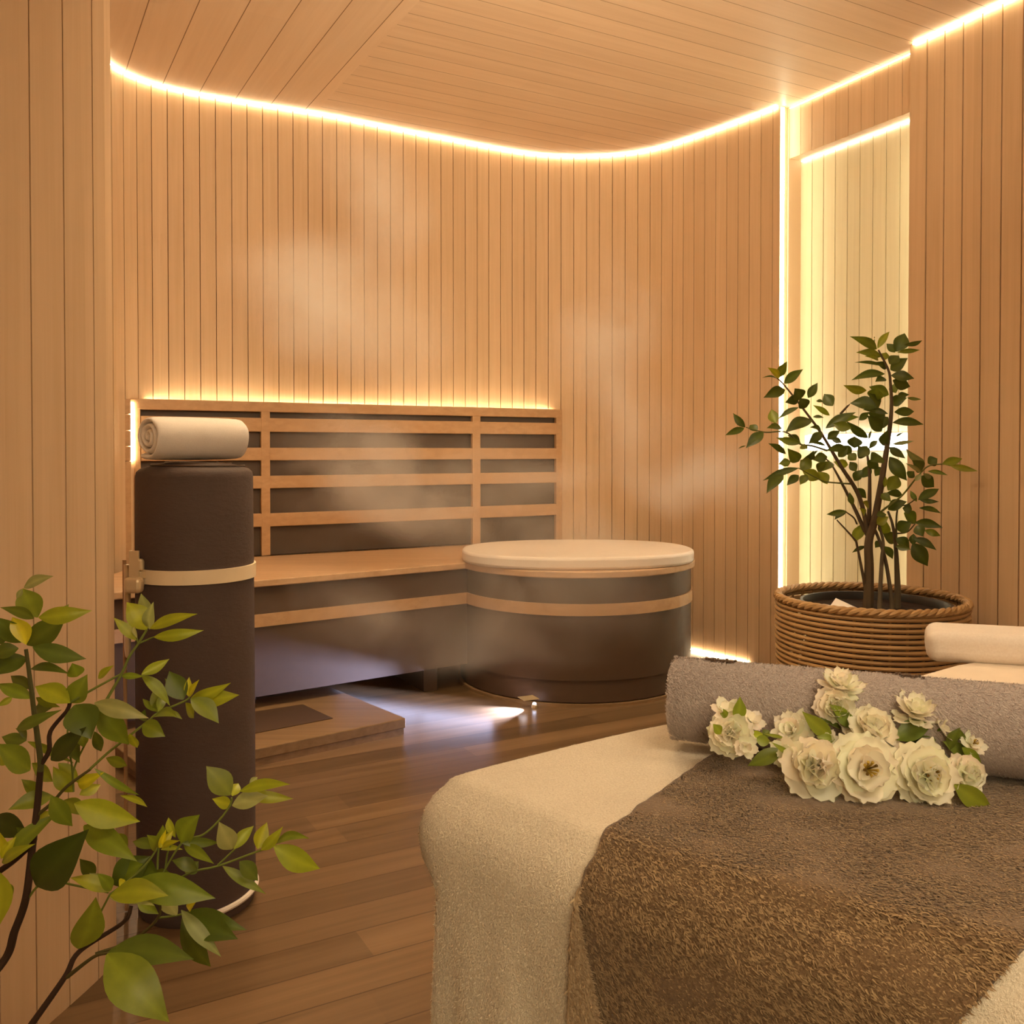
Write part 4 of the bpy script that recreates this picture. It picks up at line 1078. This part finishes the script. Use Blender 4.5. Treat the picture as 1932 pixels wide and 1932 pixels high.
blossom(1728,1340,.868,50,(.0,-.4,.92),'star','white blossom with spiky petals at the upper right above two dark leaves', [(1690,1395,1760,1366,17,0,.860),(1745,1410,1690,1382,16,5,.866),(1765,1395,1722,1410,10,0,.858)])
blossom(1782,1372,.858,26,(.6,-.4,.5),'small','small side-facing white blossom with a long petal pointing right', [(1790,1415,1812,1372,9,0,.85),(1830,1425,1778,1398,11,0,.852)])
blossom(1826,1458,.822,42,(.25,-.85,.45),'rose','rounded rose-like white blossom at the right end of the spray', [(1800,1480,1872,1527,17,1,.808)])
blossom(1838,1402,.845,27,(.2,-.75,.6),'small','small open white blossom on the far right with a green centre', [(1815,1410,1852,1442,9,1,.840),(1818,1400,1812,1376,7,0,.85)], True)
blossom(1752,1400,.842,17,(-.8,-.3,.4),'bud','pointed white bud between the large right blossom and the dark leaves', [(1765,1412,1790,1445,5,0,.838)])
blossom(1563,1395,.858,22,(-.2,-.6,.7),'small','few small white petals peeking out between the middle leaves')

# ------------------------------------------------------------------ steam
def steam():
    m, nt, out = new_mat('steam')
    pos = coords(nt)
    warp = nt.nodes.new('ShaderNodeVectorMath'); warp.operation = 'MULTIPLY_ADD'
    nz = nt.nodes.new('ShaderNodeTexNoise'); nz.inputs['Scale'].default_value = 2.0; nz.inputs['Detail'].default_value = 1; L(nt, pos, nz.inputs['Vector'])
    L(nt, nz.outputs['Color'], warp.inputs[0]); warp.inputs[1].default_value = (.5,.5,.5); L(nt, pos, warp.inputs[2])
    n = noise_n(nt, warp.outputs[0], 3.0, 3, .55)
    total = None
    blobs = STEAM
    for (c, r, amp) in blobs:
        d = nt.nodes.new('ShaderNodeVectorMath'); d.operation = 'SUBTRACT'; L(nt, warp.outputs[0], d.inputs[0]); d.inputs[1].default_value = (c[0]+.25, c[1]+.25, c[2]+.25)
        s = nt.nodes.new('ShaderNodeVectorMath'); s.operation = 'DIVIDE'; L(nt, d.outputs[0], s.inputs[0]); s.inputs[1].default_value = r
        ln = nt.nodes.new('ShaderNodeVectorMath'); ln.operation = 'LENGTH'; L(nt, s.outputs[0], ln.inputs[0])
        g = math_n(nt, 'MAXIMUM', math_n(nt, 'SUBTRACT', 1.0, ln.outputs['Value']), 0.0)
        g = math_n(nt, 'MULTIPLY', math_n(nt, 'MULTIPLY', g, g), amp*5.0)
        total = g if total is None else math_n(nt, 'ADD', total, g)
    k = math_n(nt, 'MAXIMUM', math_n(nt, 'MULTIPLY', math_n(nt, 'SUBTRACT', n, .36), 4.0), 0.0)
    dens = math_n(nt, 'MULTIPLY', total, k)
    v = nt.nodes.new('ShaderNodeVolumePrincipled'); v.inputs['Color'].default_value = (1.0,.95,.90,1); L(nt, dens, v.inputs['Density']); v.inputs['Anisotropy'].default_value = 0.0
    L(nt, v.outputs[0], out.inputs['Volume'])
    return m
def C(u, v, d): return tuple(P(u, v, d))
STEAM = [(C(600,560,3.5), (.42,.42,.32), 1.7), (C(700,380,3.6), (.28,.4,.38), 1.1), (C(740,640,3.7), (.40,.4,.30), .8), (C(1160,640,4.0), (.30,.35,.45), 1.3), (C(1300,900,3.7), (.36,.35,.26), 1.5),
         (C(1190,800,3.8), (.30,.35,.30), 1.0), (C(820,930,3.6), (.75,.4,.26), 1.9), (C(660,850,3.5), (.40,.4,.2), 1.5), (C(1000,1080,3.45), (.6,.35,.28), 1.0), (C(700,1120,3.15), (.45,.3,.22), .7), (C(950,1200,3.2), (.5,.3,.25), .5)]
xs = [-1.45, 1.02]; mbv = MB(); mbv.prism([(-1.42,2.75), (.75,2.75), (1.02,3.2), (1.05,4.1), (.80,4.45), (.3,4.70), (-.1,4.58), (-1.42,3.70)], .22, 2.3)
st_o = mbv.build('steam', steam(), smooth=False)
tag(st_o, 'thin pale steam drifting over the bench and in front of the curved back wall', 'steam', kind='stuff')

# ------------------------------------------------------------------ lights
def area(name, loc, target, sx, sy, power, col, spread=180):
    l = bpy.data.lights.new(name, 'AREA'); l.shape = 'RECTANGLE'; l.size = sx; l.size_y = sy; l.energy = power; l.color = col; l.spread = math.radians(spread)
    o = bpy.data.objects.new(name, l); link(o); o.location = loc
    d = Vector(target)-Vector(loc); o.rotation_euler = d.to_track_quat('-Z', 'Y').to_euler(); return o
area('overhead_fill', (.75, -.3, 2.44), (.6, .9, 0), 1.2, .8, 18, (1.0, .79, .53), 110)  # unseen overhead fill, added to light the table
area('rear_fill', (.1, -1.3, 1.45), (.15, .8, .55), .5, .5, 2.6, (1.0, .80, .50), 70)  # added fill from behind the camera for the hanging cover
area('ceiling_fill', (.4, 1.5, 1.98), (.0, 3.3, 2.75), 1.2, .4, 26, (1.0, .79, .52), 120)  # unseen mid-room fill, added to brighten the ceiling
area('rear_upfill', (.5, -.9, 1.7), (.2, .6, 2.9), 1.6, .5, 8, (1.0, .77, .46))  # added upward fill behind the camera, evens out walls and ceiling
area('overhead_fill', (1.3, .9, 2.46), (1.0, 1.1, 0), .8, .8, 12, (1.0, .78, .52))  # another unseen overhead fill, on the right
area('overhead_fill', (-.2, 2.6, 2.46), (-.2, 2.9, 0), .9, .9, 27, (1.0, .78, .48), 130)  # unseen overhead fill added for the floor and bench
sl = bpy.data.lights.new('floor_spot', 'SPOT'); sl.energy = 110; sl.color = (.52,.60,1.0); sl.spot_size = math.radians(84); sl.spot_blend = .8; sl.shadow_soft_size = .003
so = bpy.data.objects.new('floor_spot', sl); link(so); so.location = (.070,3.487,.030); so.rotation_euler = (Vector((-.8,3.10,-.02))-Vector(so.location)).to_track_quat('-Z','Y').to_euler()
area('under_bench_light', (-.40, 3.70, .092), (-.46, 3.55, 0), .7, .03, .8, (.58,.65,1.0))
wd = bpy.data.worlds.new('world'); S.world = wd; wd.use_nodes = True
wd.node_tree.nodes['Background'].inputs[0].default_value = (1, .7, .42, 1); wd.node_tree.nodes['Background'].inputs[1].default_value = .05

# ------------------------------------------------------------------ render look
S.view_settings.view_transform = 'Standard'; S.view_settings.look = 'None'; S.view_settings.gamma = 1; S.view_settings.exposure = -.2
S.view_settings.use_curve_mapping = False
cy = S.cycles
cy.use_denoising = True
try: cy.denoiser = 'OPENIMAGEDENOISE'
except Exception: pass
cy.max_bounces = 7; cy.diffuse_bounces = 4; cy.glossy_bounces = 3; cy.transmission_bounces = 3; cy.volume_bounces = 1; cy.transparent_max_bounces = 8
cy.sample_clamp_indirect = 4; cy.caustics_reflective = False; cy.caustics_refractive = False
cy.volume_max_steps = 24; cy.volume_step_rate = 3.0
cy.use_adaptive_sampling = True; cy.adaptive_threshold = .13; cy.adaptive_min_samples = 10
